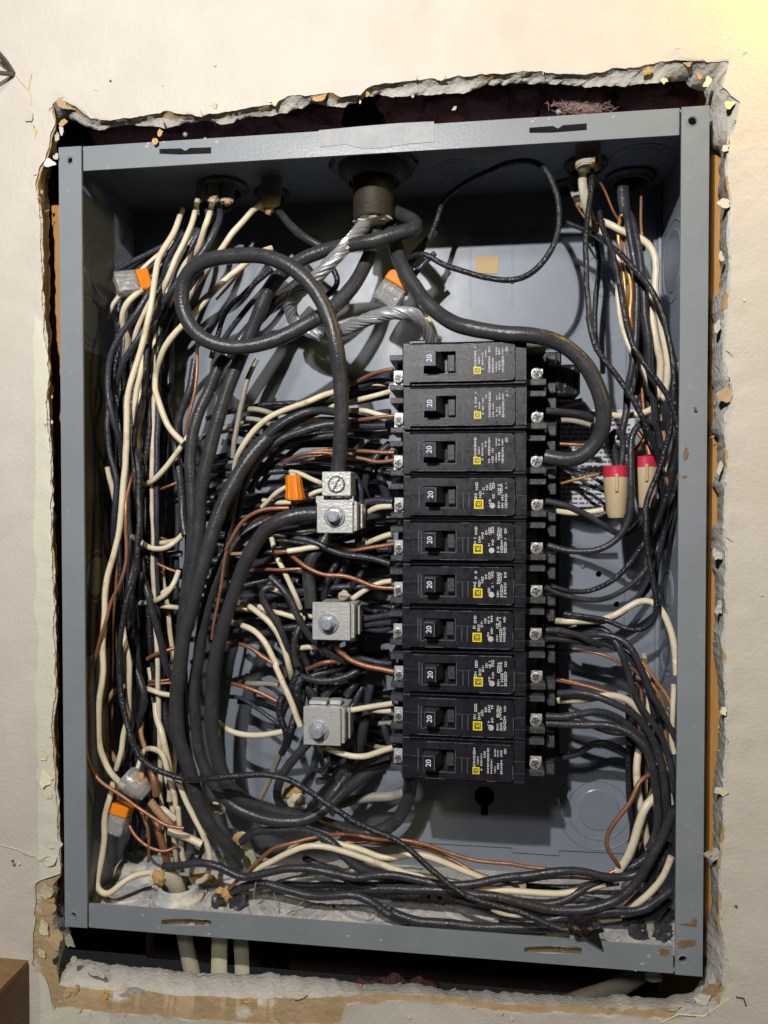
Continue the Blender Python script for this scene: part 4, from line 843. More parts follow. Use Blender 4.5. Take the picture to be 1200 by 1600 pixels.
# tan paper scraps and bits
def scrap(px, py, Y, r, m_, label, seed, sq=(1, .35, 1)):
    q = P(px, py, Y); vs, fs = blob(q, r, seed, sq, .8, 3); b = MB(); b.add(vs, fs); tag(b.build('paper_scrap', m_, None, q), label, 'paper scrap')
scrap(456, 1240, 3.2, .22, 'kraft', 'crumpled tan paper scrap on the back panel below the lowest lug block, upper piece', 5)
scrap(463, 1253, 3.0, .22, 'W', 'pale curled paper scrap on the back panel below the lowest lug block, lower piece', 9)
scrap(338, 1263, 2.0, .17, 'W', 'white paper scrap between the thick cables at lower left', 12, (1.4, .4, .7))
for i, (x, y) in enumerate([(318,1370),(305,1372),(330,1375)]): scrap(x, y, 1.7, .1, 'kraft', ['brown frayed paper tuft, middle of three over the floor dust', 'brown frayed paper tuft, leftmost of three over the floor dust', 'brown frayed paper tuft, rightmost of three over the floor dust'][i], i + 30, (1, .6, 1.2))
# ------------------------------------------------------------------ wires: traced centre lines, depth in inches behind the box front
CR = dict(A=(0,60,2.857), B=(380,60,2.857), C=(780,60,2.857), D=(60,480,2.857), E=(340,520,3.333), F=(800,500,3), G=(60,940,2.857), H=(340,900,3.333), I=(800,940,3),
          J=(0,1180,2.857), K=(380,1180,2.857), L=(780,1180,2.857), N=(0,0,1), a=(130,280,4.8), b=(130,530,4.8), c=(130,780,4.8), d=(130,1030,4.8), e=(130,1230,4.8),
          f=(370,560,4.8), g=(350,780,4.444), h=(350,1020,4.444), i=(340,1230,4), j=(380,300,4), k=(860,200,4.8), l=(860,480,4.8), m=(860,760,4.8), n=(860,1000,4.8), o=(780,1260,3.636))
def path(s):
    cur = CR['N']; px = []
    for t in s.split():
        if t in CR: cur = CR[t]; continue
        v = [float(q) for q in t.split(',')]; px.append([cur[0] + v[0] / cur[2], cur[1] + v[1] / cur[2], v[2] if len(v) > 2 else None])
    keep = [px[0]]
    for q in px[1:]:
        if math.hypot(q[0] - keep[-1][0], q[1] - keep[-1][1]) < 11 and len(px) > 4: continue
        keep.append(q)
    px = keep
    known = [i for i, q in enumerate(px) if q[2] is not None]
    if px[0][2] is None: px[0][2] = px[known[0]][2]; known = [0] + known
    if px[-1][2] is None: px[-1][2] = px[known[-1]][2]; known.append(len(px) - 1)
    for i, q in enumerate(px):
        if q[2] is None:
            a = max(x for x in known if x < i); b = min(x for x in known if x > i)
            q[2] = px[a][2] + (px[b][2] - px[a][2]) * (i - a) / (b - a)
    return px
NAMES = dict(K='service_cable', M='black_wire', k='black_wire', b='black_wire', W='cream_wire', G='grey_wire', T='tan_wire', U='copper_wire', O='copper_wire')
CATS = dict(K='cable', M='wire', k='wire', b='wire', W='wire', G='wire', T='wire', U='wire', O='wire')
wseed = [0]
def wire(kind, dia, label, s, group=None, name=None, wob=1.0):
    wseed[0] += 1; sd = wseed[0] * 1.73
    px = path(s); pts = spline([P(*q) for q in px], .10 if dia < .3 else .12)
    for _ in range(3):
        pts = [pts[0]] + [(pts[i - 1] + pts[i] * 2 + pts[i + 1]) / 4 for i in range(1, len(pts) - 1)] + [pts[-1]]
    r = dia / 2; out = []
    for i, q in enumerate(pts):
        e = min(1, i / 4, (len(pts) - 1 - i) / 4)
        out.append(q + Vector((noise.noise(q * .9 + V(sd, 0, 0)), noise.noise(q * .9 + V(0, sd, 0)), noise.noise(q * .9 + V(0, 0, sd)))) * (.035 * wob * e) + Vector((noise.noise(q * 3 + V(sd, 0, 0)), 0, noise.noise(q * 3 + V(0, 0, sd)))) * (.010 * wob * e))
    rs = [r * (1 + .05 * noise.noise(q * 2.2 + V(sd, 1, 1))) for q in out]
    b = MB(); b.tube(out, rs, 12 if dia > .25 else 8)
    o = b.build(name or NAMES[kind], kind, None, out[0], angle=60)
    return tag(o, label, CATS[kind], group)
W_ = [
# --- thick service cables
('K',.345,'thick black cable making the big loop from the conduit round to the slotted lug','N 527,742,.45 531,690,.4 534,640,.3 532,590,.2 525,540,.1 512,490,.1 490,450,.1 462,422,.1 430,405,.15 395,399,.2 355,401,.3 318,409,.4 293,428,.5 283,460,.55 291,500,.6 315,528,.6 350,541,.65 395,542,.7 440,528,.8 480,505,.9 520,480,1.1 550,450,1.3 570,415,1.5 583,385,1.7 590,355,1.8 592,310,1.9'),
('K',.33,'thick gnarled cable bent under the conduit mouth, then leftmost of the thick cables','N 615,330,2.0 645,345,1.3 652,356,1.05 630,361,.95 590,374,.85 550,382,.95 510,390,1.1 470,407,1.15 440,428,1.25 418,458,1.3 402,495,1.35 385,535,1.4 368,575,1.4 351,624,1.4 334,676,1.35 322,728,1.3 312,780,1.3 308,842,1.3 297,926,1.3 284,1009,1.4 282,1080,1.5 290,1180,1.6 310,1260,1.7'),
('K',.29,'thick black cable, second of the parallel vertical pair left of centre','N 470,440,2.4 430,470,2.1 395,510,1.8 365,545,1.65 343,568,1.5 325,613,1.45 311,645,1.4 301,686,1.35 297,728 299,780,1.35 301,840,1.35 294,900,1.4 284,980,1.45 280,1060,1.5'),
('K',.345,'thickest black cable sweeping down in front on the left to the floor','N 606,612,2.2 560,620,2.0 520,629,1.8 480,645,1.6 437,668,1.4 402,700,1.2 375,735,1.05 351,782,.95 330,842,.85 317,884,.8 301,947,.8 288,988,.8 282,1030,.8 276,1092,.8 276,1134 281,1165,.85 297,1207,.9 308,1249,.95 325,1285,1.05 350,1316,1.2 374,1338,1.5'),
('K',.29,'thick black cable, middle one of three curving right along the bottom to the last breaker','N 460,800,2.1 420,812,1.8 385,834,1.6 355,868,1.5 338,900,1.4 325,940,1.3 316,980 310,1030,1.3 303,1082 305,1124,1.3 309,1165 318,1197 334,1228,1.3 358,1255,1.3 402,1277,1.3 452,1284,1.4 490,1276,1.5 525,1247,1.7 565,1214,1.8 612,1187,1.8'),
('K',.34,'thick black cable leaving the upper zinc lug block to the left and curving down','N 494,803,.7 475,803,.65 455,805,.6 424,820,.6 400,847,.65 379,888,.7 363,933,.75 350,971,.8 340,1020,.9 332,1065,1 330,1124,1.05 336,1165,1.1 345,1203 360,1233,1.2 385,1252,1.3 420,1266,1.5 460,1275,1.7 500,1285,2.0 550,1299,2.3 585,1303,2.4 615,1285,2.4 636,1255,2.3 642,1225,2.1 640,1210,1.9'),
('K',.345,'thick black cable curving over the top breaker and back to the third breaker','N 600,325,2.2 612,362,1.8 618,382,1.5 628,412,1.2 645,445,1.0 668,475,.8 695,496,.6 730,511,.4 770,519,.3 800,522,.2 850,527,.2 887,543,.25 915,571,.3 935,608,.35 943,643,.4 938,678,.5 921,705,.6 897,719,.7 870,717,.85 852,713,.9'),
('K',.31,'thick black cable dropping into the middle zinc lug block from above','N 512,832,1.5 508,845,1.4 494,862,1.35 481,882,1.35 484,915,1.3 486,950,1.25'),
('K',.22,'black cable from the lowest lug block curling down to the bottom bend','h 590,620,1.3 540,670,1.3 470,750,1.3 405,850,1.3 372,950,1.35 378,1020,1.5 420,1090,1.7'),
('M',.26,'black sleeve rising at the bottom from the curved cable toward the last breaker','h 700,1050,1.6 780,950,1.7 850,860,1.9 880,800,2.1'),
('K',.26,'black cable crossing deep beneath the lowest lug block at an angle','h 1010,240,1.9 1010,330,1.8 985,450,1.7 960,560,1.7 930,690,1.8 870,780,1.9 800,880,2.1'),
# --- left side, white
('W',.15,'longest cream wire, running the whole left side from ceiling down to the clear splice cap','a 745,225,1.9 715,320,1.7 680,400,1.5 600,520,1.3 560,600,1.1 545,700,1 530,800,.9 510,950,.8 480,1080,.8 455,1200,.8 b 400,190,.8 345,360,.75 325,500,.75 325,700,.75 315,900,.75 300,1050,.75 290,1200,.75 c 277,230,.75 238,380,.75 190,550,.75 165,700,.75 155,900,.75 147,1050,.75 145,1200,.75 d 140,150,.75 118,330,.75 117,500,.8 125,640,.8 155,750 220,870 315,955,.85'),
('W',.14,'cream wire from the leftmost jacket running down just right of the longest cream wire','N 309,312,1.85 a 850,200,1.7 820,320,1.5 780,420,1.4 700,600,1.3 640,740,1.3 590,860,1.4 550,980,1.6 500,1080,1.7 460,1180,1.7 b 445,220,1.5 400,380,1.5 380,520,1.5 388,650,1.6 410,800,1.8 440,900,2.2'),
('W',.15,'cream wire bent just below the middle jacket at upper left','N 333,313,1.8 a 965,210,1.8 950,260,1.7 925,335,1.6 890,420,1.7 862,530,1.9 790,600,2.0 740,690,2.1 690,820,2.2 640,950,2.4'),
('W',.15,'cream wire leaving the wide jacket and passing behind the top of the cable loop','N 411,318,1.8 a 1260,240,1.7 1200,320,1.6 1120,400,1.5 1030,530,1.5 950,650,1.7 880,740,2.0 800,880,2.3 720,1010,2.5'),
('W',.155,'cream wire seen through the cable loop, turning in a kink half way down the left','N 425,388,2.1 a 1300,560,1.9 1190,650,1.6 1080,740,1.5 960,850,1.4 860,980,1.35 800,1040,1.3 720,1120,1.3 640,1200,1.3 b 600,75,1.35 580,150,1.4 545,240,1.6 530,320,1.6 535,390,1.5 580,520,1.4 630,640 690,720,1.35 755,780,1.3'),
('W',.14,'cream wire curving left from behind the thick cable to the left bundle','b 860,640,1.9 800,720,1.6 745,795,1.5 690,880 610,980,1.5 530,1060 445,1092,1.7 380,1050,2.0'),
('W',.15,'cream wire hooking down from the upper left push-in connector','a 440,830,1.15 410,850,1.1 345,910,1 298,1000,1.1 290,1080,1.2 310,1140,1.4 340,1200,1.5 b 350,50,1.6 330,110,1.8'),
('W',.13,'cream wire half hidden just left of the longest cream wire at the cable loop height','a 530,860,1.4 470,990,1.4 430,1080,1.5 390,1190,1.6 b 370,60,1.8'),
('W',.13,'cream wire showing at the left edge of the bundle beside the side label','b 180,960,1.5 200,1060,1.5 230,1180,1.6 c 250,60,1.7'),
('W',.13,'cream wire bit behind the black wires, right of the longest cream wire','b 450,430,1.8 450,560,1.8 420,680,1.8 410,790,1.9'),
('W',.14,'upper cream wire bowing in the gap at mid left','c 360,280,1.9 430,310,1.6 500,370,1.5 580,385,1.5 670,345,1.5 735,280,1.7 790,220,2'),
('W',.13,'second cream wire just above the bowing one in the gap at mid left','c 520,340,2 600,325,1.9 680,315,1.9 740,290,2.1'),
('W',.14,'cream wire bowing upward lower in the gap at mid left','c 430,780,1.9 520,770,1.7 590,740,1.6 650,690,1.6 690,620,1.7 715,540,1.9'),
('W',.12,'short cream wire behind the upward bow at mid left','c 560,735,2.0 610,680,2 690,650,2.1'),
('W',.13,'straight cream wire stub below the upward bow at mid left','c 540,800,2.0 620,800,1.9 700,812,1.9 760,820,2.1'),
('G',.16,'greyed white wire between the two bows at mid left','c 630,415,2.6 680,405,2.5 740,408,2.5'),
('W',.14,'cream wire rising inside the lower left bundle beside the longest cream wire','c 300,960,1.7 315,1080,1.4 340,1180,1.3 d 345,60,1.3 345,180 342,300,1.3 340,430,1.35 305,540,1.4 295,680,1.4 245,830,1.4'),
('T',.14,'shaded tan curving wire making a crescent at lower left','d 320,200,1.9 220,240,1.8 160,340,1.7 143,480,1.7 165,620,1.7 220,720,1.6 262,790,1.6'),
('W',.14,'cream wire crossing below the copper stubs at lower left','d 470,220,1.9 520,235,1.7 580,262,1.7 665,270,1.8'),
('W',.17,'broad cream wire slanting down behind the thickest cable at lower left','d 500,60,2.2 535,280,2.1 550,450,1.9 590,540,1.7 612,650,1.7 640,750,1.7 655,820,1.7 650,950,1.7 e 650,100,1.7'),
('W',.14,'cream wire arching over and down to the floor at lower left','d 440,710,1.8 480,665,1.6 530,650,1.5 590,690,1.5 625,790,1.5 650,900,1.5 685,1020,1.5 700,1150,1.5 e 710,120,1.5 722,280,1.5 732,400,1.5 750,520,1.6 780,620,1.7'),
('W',.14,'cream wire behind the arching one going down to the floor dust','d 620,860,2 640,950,1.9 655,1100,1.9 e 660,60,1.9 675,260,1.9 690,400,1.9 695,560,2.0'),
('W',.14,'cream wire right of the arching one, hooking back at the floor','d 700,880,1.4 730,960,1.4 770,1060,1.35 820,1170,1.3 e 820,200,1.2 875,310,1.2 925,420,1.2 955,520,1.2 950,620,1.2 915,690,1.25 860,710,1.4'),
('W',.12,'short cream wire rising from the clear splice cap','d 455,680,1.6 435,750,1.5 400,840,1.4'),
('W',.17,'short stout cream stub crossing the floor-bound cream wires','e 570,150,1.5 630,185,1.4 690,240,1.5'),
('W',.19,'stout yellowish cream stub lying across the floor-bound cream wires','e 640,330,1.1 750,365,1.05 830,400 890,430,1.05'),
('T',.20,'tan paper-wrapped wire under the clear splice cap','e 500,100,1.25 560,180,1.2 620,250,1.2 680,320,1.3'),
('W',.15,'cream wire looping down the left corner and back up to the floor clamp','d 225,920,1.1 215,1000,1.05 e 190,100,1.0 155,250,.95 155,400,.9 135,560,.8 108,700,.7 103,760,.65 130,805,.6 180,812,.6 250,755,.6 320,700,.7 400,655,.85 500,640,1.05'),
# --- left side, black
('b',.14,'bluish black wire bowing out farthest left beside the side label','a 745,410,1.8 640,570,1.5 570,740,1.2 500,850,.95 470,890,.9 400,1000,.85 330,1090,.85 265,1190,.85 b 222,70,.85 190,180,.85 182,300,.85 190,440,.85 218,570,.9 255,690,1.0 285,790,1.2 300,900,1.5'),
('b',.14,'bluish black wire just inside the farthest left one, crossing it','a 590,950,1.4 520,1060,1.2 440,1150,1.1 b 400,20,1.1 340,100,1.1 290,190,1.15 255,310,1.3 222,420,1.5 195,520,1.4 175,620,1.3 185,750,1.3 212,900,1.3 250,1020,1.3 240,1200,1.3 c 228,120,1.3 225,280,1.5 240,420,1.8'),
('k',.145,'long front black wire wandering down the left then across the bottom to the taped end','b 480,40,1.6 470,200,1.5 478,340,1.6 430,520,1.5 398,640,1.4 385,780,1.4 405,900,1.2 415,1050,1.1 412,1200,1.1 c 422,150,1.0 405,330,.95 400,480,.95 370,630,.95 335,740,.9 305,900,.9 285,1020,.9 275,1150,.9 d 270,60,.9 275,200,.9 290,330,.85 320,440,.85 348,550,.8 390,670,.8 460,770,.8 560,830,.8 640,862,.8 720,890,.85 780,900,.8 850,900,.5 1000,893,.3 1200,875,.3 h 150,858,.3 290,842,.3 400,862,.3 500,905,.3 600,968,.3 730,1058,.3 850,1135,.3 940,1200,.3 i 800,185,.3 900,240 1000,280 1100,325 1200,395,.25 K 760,440,.25 850,520,.2 950,600,.1 1050,650,.05 1180,690,0 o 120,600,-.02 260,660,-.05 350,700,-.08 420,705,-.1'),
('b',.16,'bluish black wire slipping from the jackets to behind the cable loop','N 343,322,1.7 a 1030,290,1.6 980,400,1.45 910,530,1.4 820,640,1.35 740,740,1.3 680,840,1.3 590,950,1.4 540,1040,1.6'),
('M',.2,'medium black wire beside the copper one, left of the thick vertical cables','b 840,150,2 800,380,1.9 735,560,1.9 700,700,1.9 693,850,1.9 718,1000,1.8 735,1200,1.8 c 745,150,1.7 765,270,1.6'),
('M',.17,'black wire slanting right across the gap at mid left','c 440,560,1.7 480,680,1.5 510,800,1.5 555,950,1.5 600,1130,1.6 d 600,10,1.6 640,100,1.7 680,160,1.9'),
('M',.18,'dull black wire bending sharply in the lower left bundle','d 360,0,1.8 415,130,1.7 455,240,1.6 462,310,1.6 440,400,1.7 410,500,1.8 385,600,1.9 345,720,1.9 300,830,2'),
('M',.18,'dull black wire behind the sharply bent one at lower left','d 300,60,2.2 370,200,2.1 400,340,2.1 395,480,2.1 360,620,2.1 330,760,2.1'),
('k',.14,'glossy black wire beside the long front wire, upper left bundle','b 480,400,1.9 500,560,1.9 490,720,1.8 470,880,1.8 440,1000,1.8 450,1150,1.9'),
('k',.14,'glossy black wire close behind the longest cream wire','b 390,820,1.3 400,930,1.2 425,1060,1.3 c 430,100,1.4 420,300,1.5 390,480,1.5 350,620,1.3 330,760,1.3 345,900,1.5'),
('b',.15,'bluish black pair strand, left one, under the kinked cream wire','b 520,440,2.1 530,600,2.1 535,750,2.1 500,900,2.1 480,1050,2.2'),
('b',.15,'bluish black pair strand, right one, under the kinked cream wire','b 550,480,2.3 560,640,2.3 555,800,2.3 520,950,2.3 515,1100,2.4'),
('M',.16,'black wire arriving behind the left top of the cable loop','a 1000,560,1.9 880,700,1.8 780,830,1.7 690,960,1.8 640,1060,2.0 580,1180,2.2 b 560,60,2.4 530,200,2.5'),
# --- left side, copper
('U',.085,'copper wire dropping straight behind the cable loop at left','b 855,70,1.7 853,180,1.6 843,330,1.55 815,480,1.55 780,620,1.55 760,770,1.7'),
('U',.085,'copper wire snaking beside the longest cream wire to the lower left corner','b 362,1000,1.1 345,1100,.9 325,1200,.75 c 322,60,.65 322,220,.65 328,400,.65 300,560,.65 250,680,.65 207,770,.65 175,920,.6 125,1040,.6 90,1180,.65 d 65,40,.7 45,200,.8 30,400,.8 18,560,.8 28,700,.75 50,780,.7 105,890,.65 205,970,.6 320,1045,.55 430,1120,.5 550,1205,.5 e 550,245,.5 610,280,.5 670,296,.5 755,308,.55'),
('U',.07,'thin copper wire crossing the gap at mid left, under the cream crossing','b 520,1140,2.1 600,1115,1.9 680,1085,1.9 750,1055,2'),
('U',.07,'thin copper wire showing above the bowing cream wires at mid left','c 440,220,2.1 520,265,2 600,295,2 640,310,2.1'),
('U',.08,'copper wire slanting between the two bows at mid left','c 420,400,2.1 500,455,1.9 600,508,1.8 710,548,1.9'),
('U',.07,'short copper wire end beneath the slanting copper at mid left','c 530,520,2.1 575,545,2 605,552,2.1'),
('U',.10,'copper wire stub at the lower edge of the mid left gap','c 480,1200,1.8 530,1165,1.7 600,1145,1.7 690,1115,1.8'),
('U',.07,'upper of two parallel copper stubs at lower left','d 490,165,2 560,158,1.9 665,152,2'),
('U',.07,'lower of two parallel copper stubs at lower left','d 490,192,2 560,185,1.9 665,178,2'),
('T',.13,'flat brown copper strip folded in the lower left bundle','d 440,470,1.9 425,540,1.8 432,610,1.8 465,660,1.7 470,720,1.8'),
('U',.19,'thick brown stub standing right of the clear splice cap','d 510,830,1.1 535,900,1.0 548,1020,1.05'),
('U',.19,'thick brown wire below the clear splice cap going down to the dust','e 545,240,1.4 572,350,1.3 590,420,1.3 612,490,1.35 635,580,1.5'),
('U',.08,'thin brown copper wire dropping from the lower left push-in connector to the torn paper','e 430,180,1.15 470,260,1.1 492,330,1.1 493,450,1.1 488,560,1.2'),
('U',.08,'thin brown copper wire swinging right from the lower left push-in connector','e 345,285,1.2 375,350,1.15 430,410,1.1 510,460,1.1 600,485,1.1 660,465,1.15 710,440,1.3'),
# --- top centre
('k',.13,'thin glossy black wire making the open loop at top right of centre','B 700,1000,1.6 800,960,1.2 900,1010,1.1 1050,1060,1.0 1200,1080,.9 C 80,1080,.8 150,1040,.7 220,960,.6 262,850,.6 262,720,.6 212,600,.7 165,560,.9 90,550,1.2 0,570,1.5 B 1000,640,1.7 900,720,1.9 870,800,2 830,900,1.9 780,970,1.9 720,1040,2'),
('M',.2,'grey black wire slanting down from the wide jacket to the thick cable','j 205,95,1.9 250,160,1.8 320,235,1.6 400,290,1.5 490,345,1.5'),
('M',.16,'black wire running up and right to the glossy loop from the centre connector, upper','j 1200,250,2.0 1130,320,1.9 1060,400,1.9 1000,460,2.0'),
('b',.14,'black wire running beside the centre connector, lower','j 1200,380,2.0 1130,440,2.0 1080,500,2.0 1040,560,2.2'),
('G',.12,'short grey white wire bit beside the centre connector','j 1060,420,2.1 1040,450,2.1 1090,470,2.1'),
('M',.15,'black wire behind the aluminium strand under the conduit, left','j 560,480,2.6 600,540,2.6 580,600,2.6 520,650,2.7'),
('k',.14,'black wire curving from the loop inner edge down left behind the loop','j 180,480,2.2 90,560,2.3 0,640,2.4 N 350,490,2.5 330,560,2.6'),
('b',.15,'bluish black wire inside the loop running down left, upper','j 200,500,2.3 120,620,2.3 60,680,2.3 0,760,2.4 N 350,530,2.5'),
('O',.07,'bright copper wire alongside the cream wire inside the cable loop','a 1200,660,1.8 1140,740,1.7 1070,820,1.7 1000,900,1.9'),
# --- right top
('k',.125,'front glossy black wire dropping from the peeled jacket and crossing to the right bundle','N 925,265,1.25 k 310,380,1.1 303,500,1 290,650,.85 272,800,.7 265,950,.6 265,1100,.55 272,1250,.55 290,1440,.5 l 275,40,.5 302,170,.45 340,290,.45 400,390,.45 480,490,.45 560,600,.45 640,720,.45 715,860,.5 775,1000,.6 815,1130,.75 830,1260,.9 860,1400,1.1 m 870,150,1.4 840,350,1.6 800,560,1.7 780,850,1.9'),
('k',.125,'glossy beaded black wire from a sharp tip at upper right to the far right edge','k 370,630,1.3 400,750,1.1 445,870,.9 480,1000,.75 520,1150,.65 555,1330,.55 575,1440,.5 l 560,60,.45 580,150,.45 620,290,.4 680,400,.4 780,530,.4 865,650,.4 920,780,.45 950,900,.5 958,1050,.6 940,1200,.8 900,1340,1 860,1440,1.1 m 870,120,1.2 780,320,1.3 680,450,1.4 600,570,1.5 500,680,1.4 400,740,1.3 250,790,1.2 100,780,1.1 0,745,1.05'),
('k',.125,'glossy black wire at far right hooking back to the seventh breaker','k 110,710,2.1 180,725,2.0 250,760,1.9 320,790,1.7 400,850,1.3 500,930,1 600,1040,.8 700,1140,.65 780,1260,.55 850,1420,.5 l 860,130,.45 898,300,.4 918,450,.4 925,600,.4 915,760,.5 895,900,.6 860,1050,.7 830,1180,.75 780,1320,.8 735,1420,.8 m 760,30,.8 722,110,.7 710,200,.6 720,400,.6 745,560,.6 770,700,.6 795,860,.6 795,960,.65 760,1040,.7 680,1085,.8 600,1078,.9 520,1045,.95 420,1005,1 300,980,1 200,965,1.05 100,955,1.1'),
('M',.16,'thick sleeved black wire, left one of the bright pair below the right ceiling clamp','N 976,325,1.5 k 575,650,1.4 590,760,1.3 620,950,1.2 645,1100,1.2 650,1300,1.15 650,1440,1.1 l 652,100,1.1 645,230,1.1 615,400,1.1 590,520,1.15 570,650,1.2 575,760,1.2 545,900,1.2 520,1000,1.2'),
('M',.16,'thick sleeved black wire, right one of the bright pair below the right ceiling clamp','N 979,330,1.6 k 610,660,1.45 650,820,1.3 680,1000,1.2 700,1200,1.1 705,1430,1.1 l 708,80,1.1 735,230,1.1 745,400,1.15 760,560,1.2 775,700,1.3 785,850,1.4'),
('M',.15,'black wire deep in the upper right bundle beside the bright copper','k 650,900,1.7 670,1100,1.6 665,1300,1.6 l 640,60,1.7 680,260,1.8 690,450,1.9 650,640,2'),
('k',.13,'black wire running straight down behind the front glossy wire at upper right','k 340,850,2.8 370,1000,2.7 350,1200,2.6 340,1430,2.6 l 340,150,2.6 345,330,2.7'),
('W',.16,'cream wire bending over at upper right then sweeping left to the second breaker','k 350,690,1.9 400,700,1.7 470,740,1.5 560,790,1.5 640,815,1.5 700,840,1.3 760,910,1.2 788,1000,1.15 782,1150,1.1 788,1260,1.1 820,1400,1.1 l 800,100,1.1 855,280,1.15 882,450,1.2 880,580,1.3 850,690,1.4 790,755,1.5 700,790,1.6 600,812,1.8 440,812,2.1 280,800,2.5'),
('W',.17,'broad cream wire in the upper right bundle, outer','k 725,1150,1.6 745,1280,1.5 765,1420,1.4 l 765,120,1.4 800,280,1.4 838,430,1.5 825,560,1.6 805,700,1.7 812,850,1.8'),
('W',.12,'thin cream wire slipping behind the black wires at upper right','k 355,700,2.0 380,800,1.9 430,880,1.8 500,970,1.7 525,1040,1.7 505,1200,1.8 530,1430,1.8 l 530,50,1.8 560,200,1.8 610,350,1.7 680,450,1.6 720,560,1.7 745,660,1.9'),
('W',.11,'cream wire along the inner edge of the right flange','l 945,420,1.0 955,560,.9 960,700,.9 962,870,1.0'),
('W',.13,'cream wire end in the right bundle beside the right splice cap','l 940,980,1.2 930,1080,1.3 905,1180,1.4 850,1260,1.6'),
('O',.10,'bright orange copper wire, front one of the upper right bundle','k 570,1030,1.25 595,1130,1.2 602,1250,1.15 592,1430,1.1 l 598,80,1.1 620,210,1.2 645,320,1.4 665,450,1.7'),
('O',.08,'orange copper wire left of the brightest one at upper right','k 540,1000,1.5 555,1150,1.5 562,1290,1.5 585,1430,1.5 l 590,60,1.6'),
('O',.09,'folded orange copper tail beneath the right ceiling clamp','k 530,650,1.7 508,760,1.6 495,850,1.6 525,900,1.6 530,990,1.7'),
('U',.07,'orange copper tail right of the folded one','k 555,700,1.9 545,820,1.8 560,940,1.7 590,1040,1.7'),
('U',.07,'copper wire hanging straight from the ceiling with a bright tip at right','k 680,455,2 680,580,1.9 678,700,1.8 690,830,1.7 705,920,1.7'),
('U',.055,'thin brown wire slanting from the peeled jacket','k 325,335,1.25 380,410,1.4 430,530,1.5 480,650,1.6 520,700,1.7'),
('U',.055,'thin brown wire slanting in shadow left of the front glossy wire','k 180,560,2.2 240,650,2.0 310,730,1.9 400,830,1.8'),
('O',.08,'tangled orange copper above the right splice cap, upper','l 660,850,1.7 700,920,1.5 720,960,1.4 690,1010,1.4'),
('O',.08,'tangled orange copper above the right splice cap, middle','l 715,940,1.5 700,1000,1.4 650,1050,1.4 625,1090,1.5'),
('U',.12,'brown copper strand above the right splice cap, lower','l 640,920,1.8 690,980,1.7 735,1060,1.6 745,1110,1.55'),
('T',.14,'brown paper strip beside the right splice cap','l 840,930,1.8 850,980,1.8 845,1030,1.8'),
('U',.08,'copper wire deep between the cream wires at right','l 690,100,2.2 680,300,2.1 700,480,2 680,620,2 650,720,2'),
('M',.15,'black wire curled into the left splice cap, left leg','l 500,1195,1.0 490,1100,1.0 460,1000,1.0 450,940,1.0 480,908,1.0 520,925,1.0 545,980,1.05 550,1070,1.05 530,1190,1.05'),
('M',.15,'black wire falling from an inverted U down past the splice caps to the fifth breaker','l 825,1050,1.3 818,930,1.2 780,865,1.1 710,850,1.0 650,895,.95 605,990,.9 600,1120,.85 600,1300,.8 605,1430,.8 m 605,100,.8 592,220,.8 540,340,.85 460,430,.9 350,485,.95 200,487,1.0 60,465,1.05 -20,440,1.1'),
('U',.09,'thin copper wire running behind the thick cable to the third breaker at right','l 60,1025,1.8 200,1028,1.7 330,1030,1.7 450,1030,1.6'),
('O',.07,'thin copper wire behind the left splice cap','l 20,1340,2.5 160,1305,2.3 260,1270,2.2 400,1250,2.0'),
('k',.09,'thin dark wire crossing the printed label, upper','l -20,1150,2.7 100,1180,2.6 220,1230,2.6 300,1260,2.5 400,1330,2.4'),
('k',.09,'thin dark wire crossing the printed label, lower','l -20,1200,2.8 180,1250,2.8 260,1320,2.7 350,1360,2.7 420,1390,2.6'),
('M',.17,'dull black wire from the second breaker curving behind the thick cable','N 853,642,1.0 l 60,785,1.0 150,790,1.1 240,810,1.2 310,840,1.4'),
('G',.13,'grey white wire under the dull black wire at the second breaker','l -20,760,2.3 80,740,2.3 160,715,2.2 240,700,2.2'),
('G',.13,'grey white wire below the second breaker screw at right','l -20,850,2.1 130,850,2.0 220,860,2.0 300,885,2.0'),
('W',.14,'cream wire under the fourth breaker wire at right, reaching the left splice cap','m 20,180,2.0 150,205,1.7 280,195,1.6 400,175,1.5'),
('M',.15,'black wire from the fourth breaker sagging right','N 852,783,1.0 m 0,128,1.0 100,142,1.0 200,180,1.0 290,225,1.05 380,285,1.1 470,340,1.1 540,375,1.2 620,330,1.5 700,240,1.7'),
('M',.13,'second black wire from the sixth breaker rising into the right bundle','N 852,917,1.05 m 30,798,1.1 100,812,1.15 200,838,1.2 300,855,1.2 430,838,1.3 530,790,1.4 640,710,1.5 730,610,1.6 800,480,1.7 850,330,1.7 900,180,1.7 930,60,1.7'),
('M',.14,'black wire bowing low behind the hooked wire at right','m 860,380,2.2 800,560,2.3 740,760,2.4 600,900,2.6 430,1000,2.7 200,1030,2.6'),
('M',.14,'dark wire close to the right wall knockouts','l 955,1120,1.5 940,1280,1.6 m 950,60,1.7 930,200,1.8 880,400,2.0 860,460,2.2'),
# --- right bottom
('W',.155,'cream wire from the seventh breaker arching over and down the right edge','m 40,1010,1.5 110,1012,1.2 220,1012,1.2 350,1010,1.2 450,985,1.15 530,945,1.1 610,890,1.1 680,858,1.1 760,862,1.1 820,905,1.0 870,990,.95 910,1100,.9 935,1230,.85 945,1380,.85 n 935,120,.8 945,260,.8'),
('M',.155,'dull black wire from the seventh breaker, inner arc going down','m 30,1090,1.9 180,1080,1.6 260,1055,1.5 350,1050,1.4 430,1080,1.3 490,1160,1.2 540,1270,1.1 590,1390,1.1 n 600,330,1.1 650,450,1.1 720,570,1.1 790,660,1.1 850,760,1.1 885,870,1.1 910,1000,1.1 915,1130,1.15'),
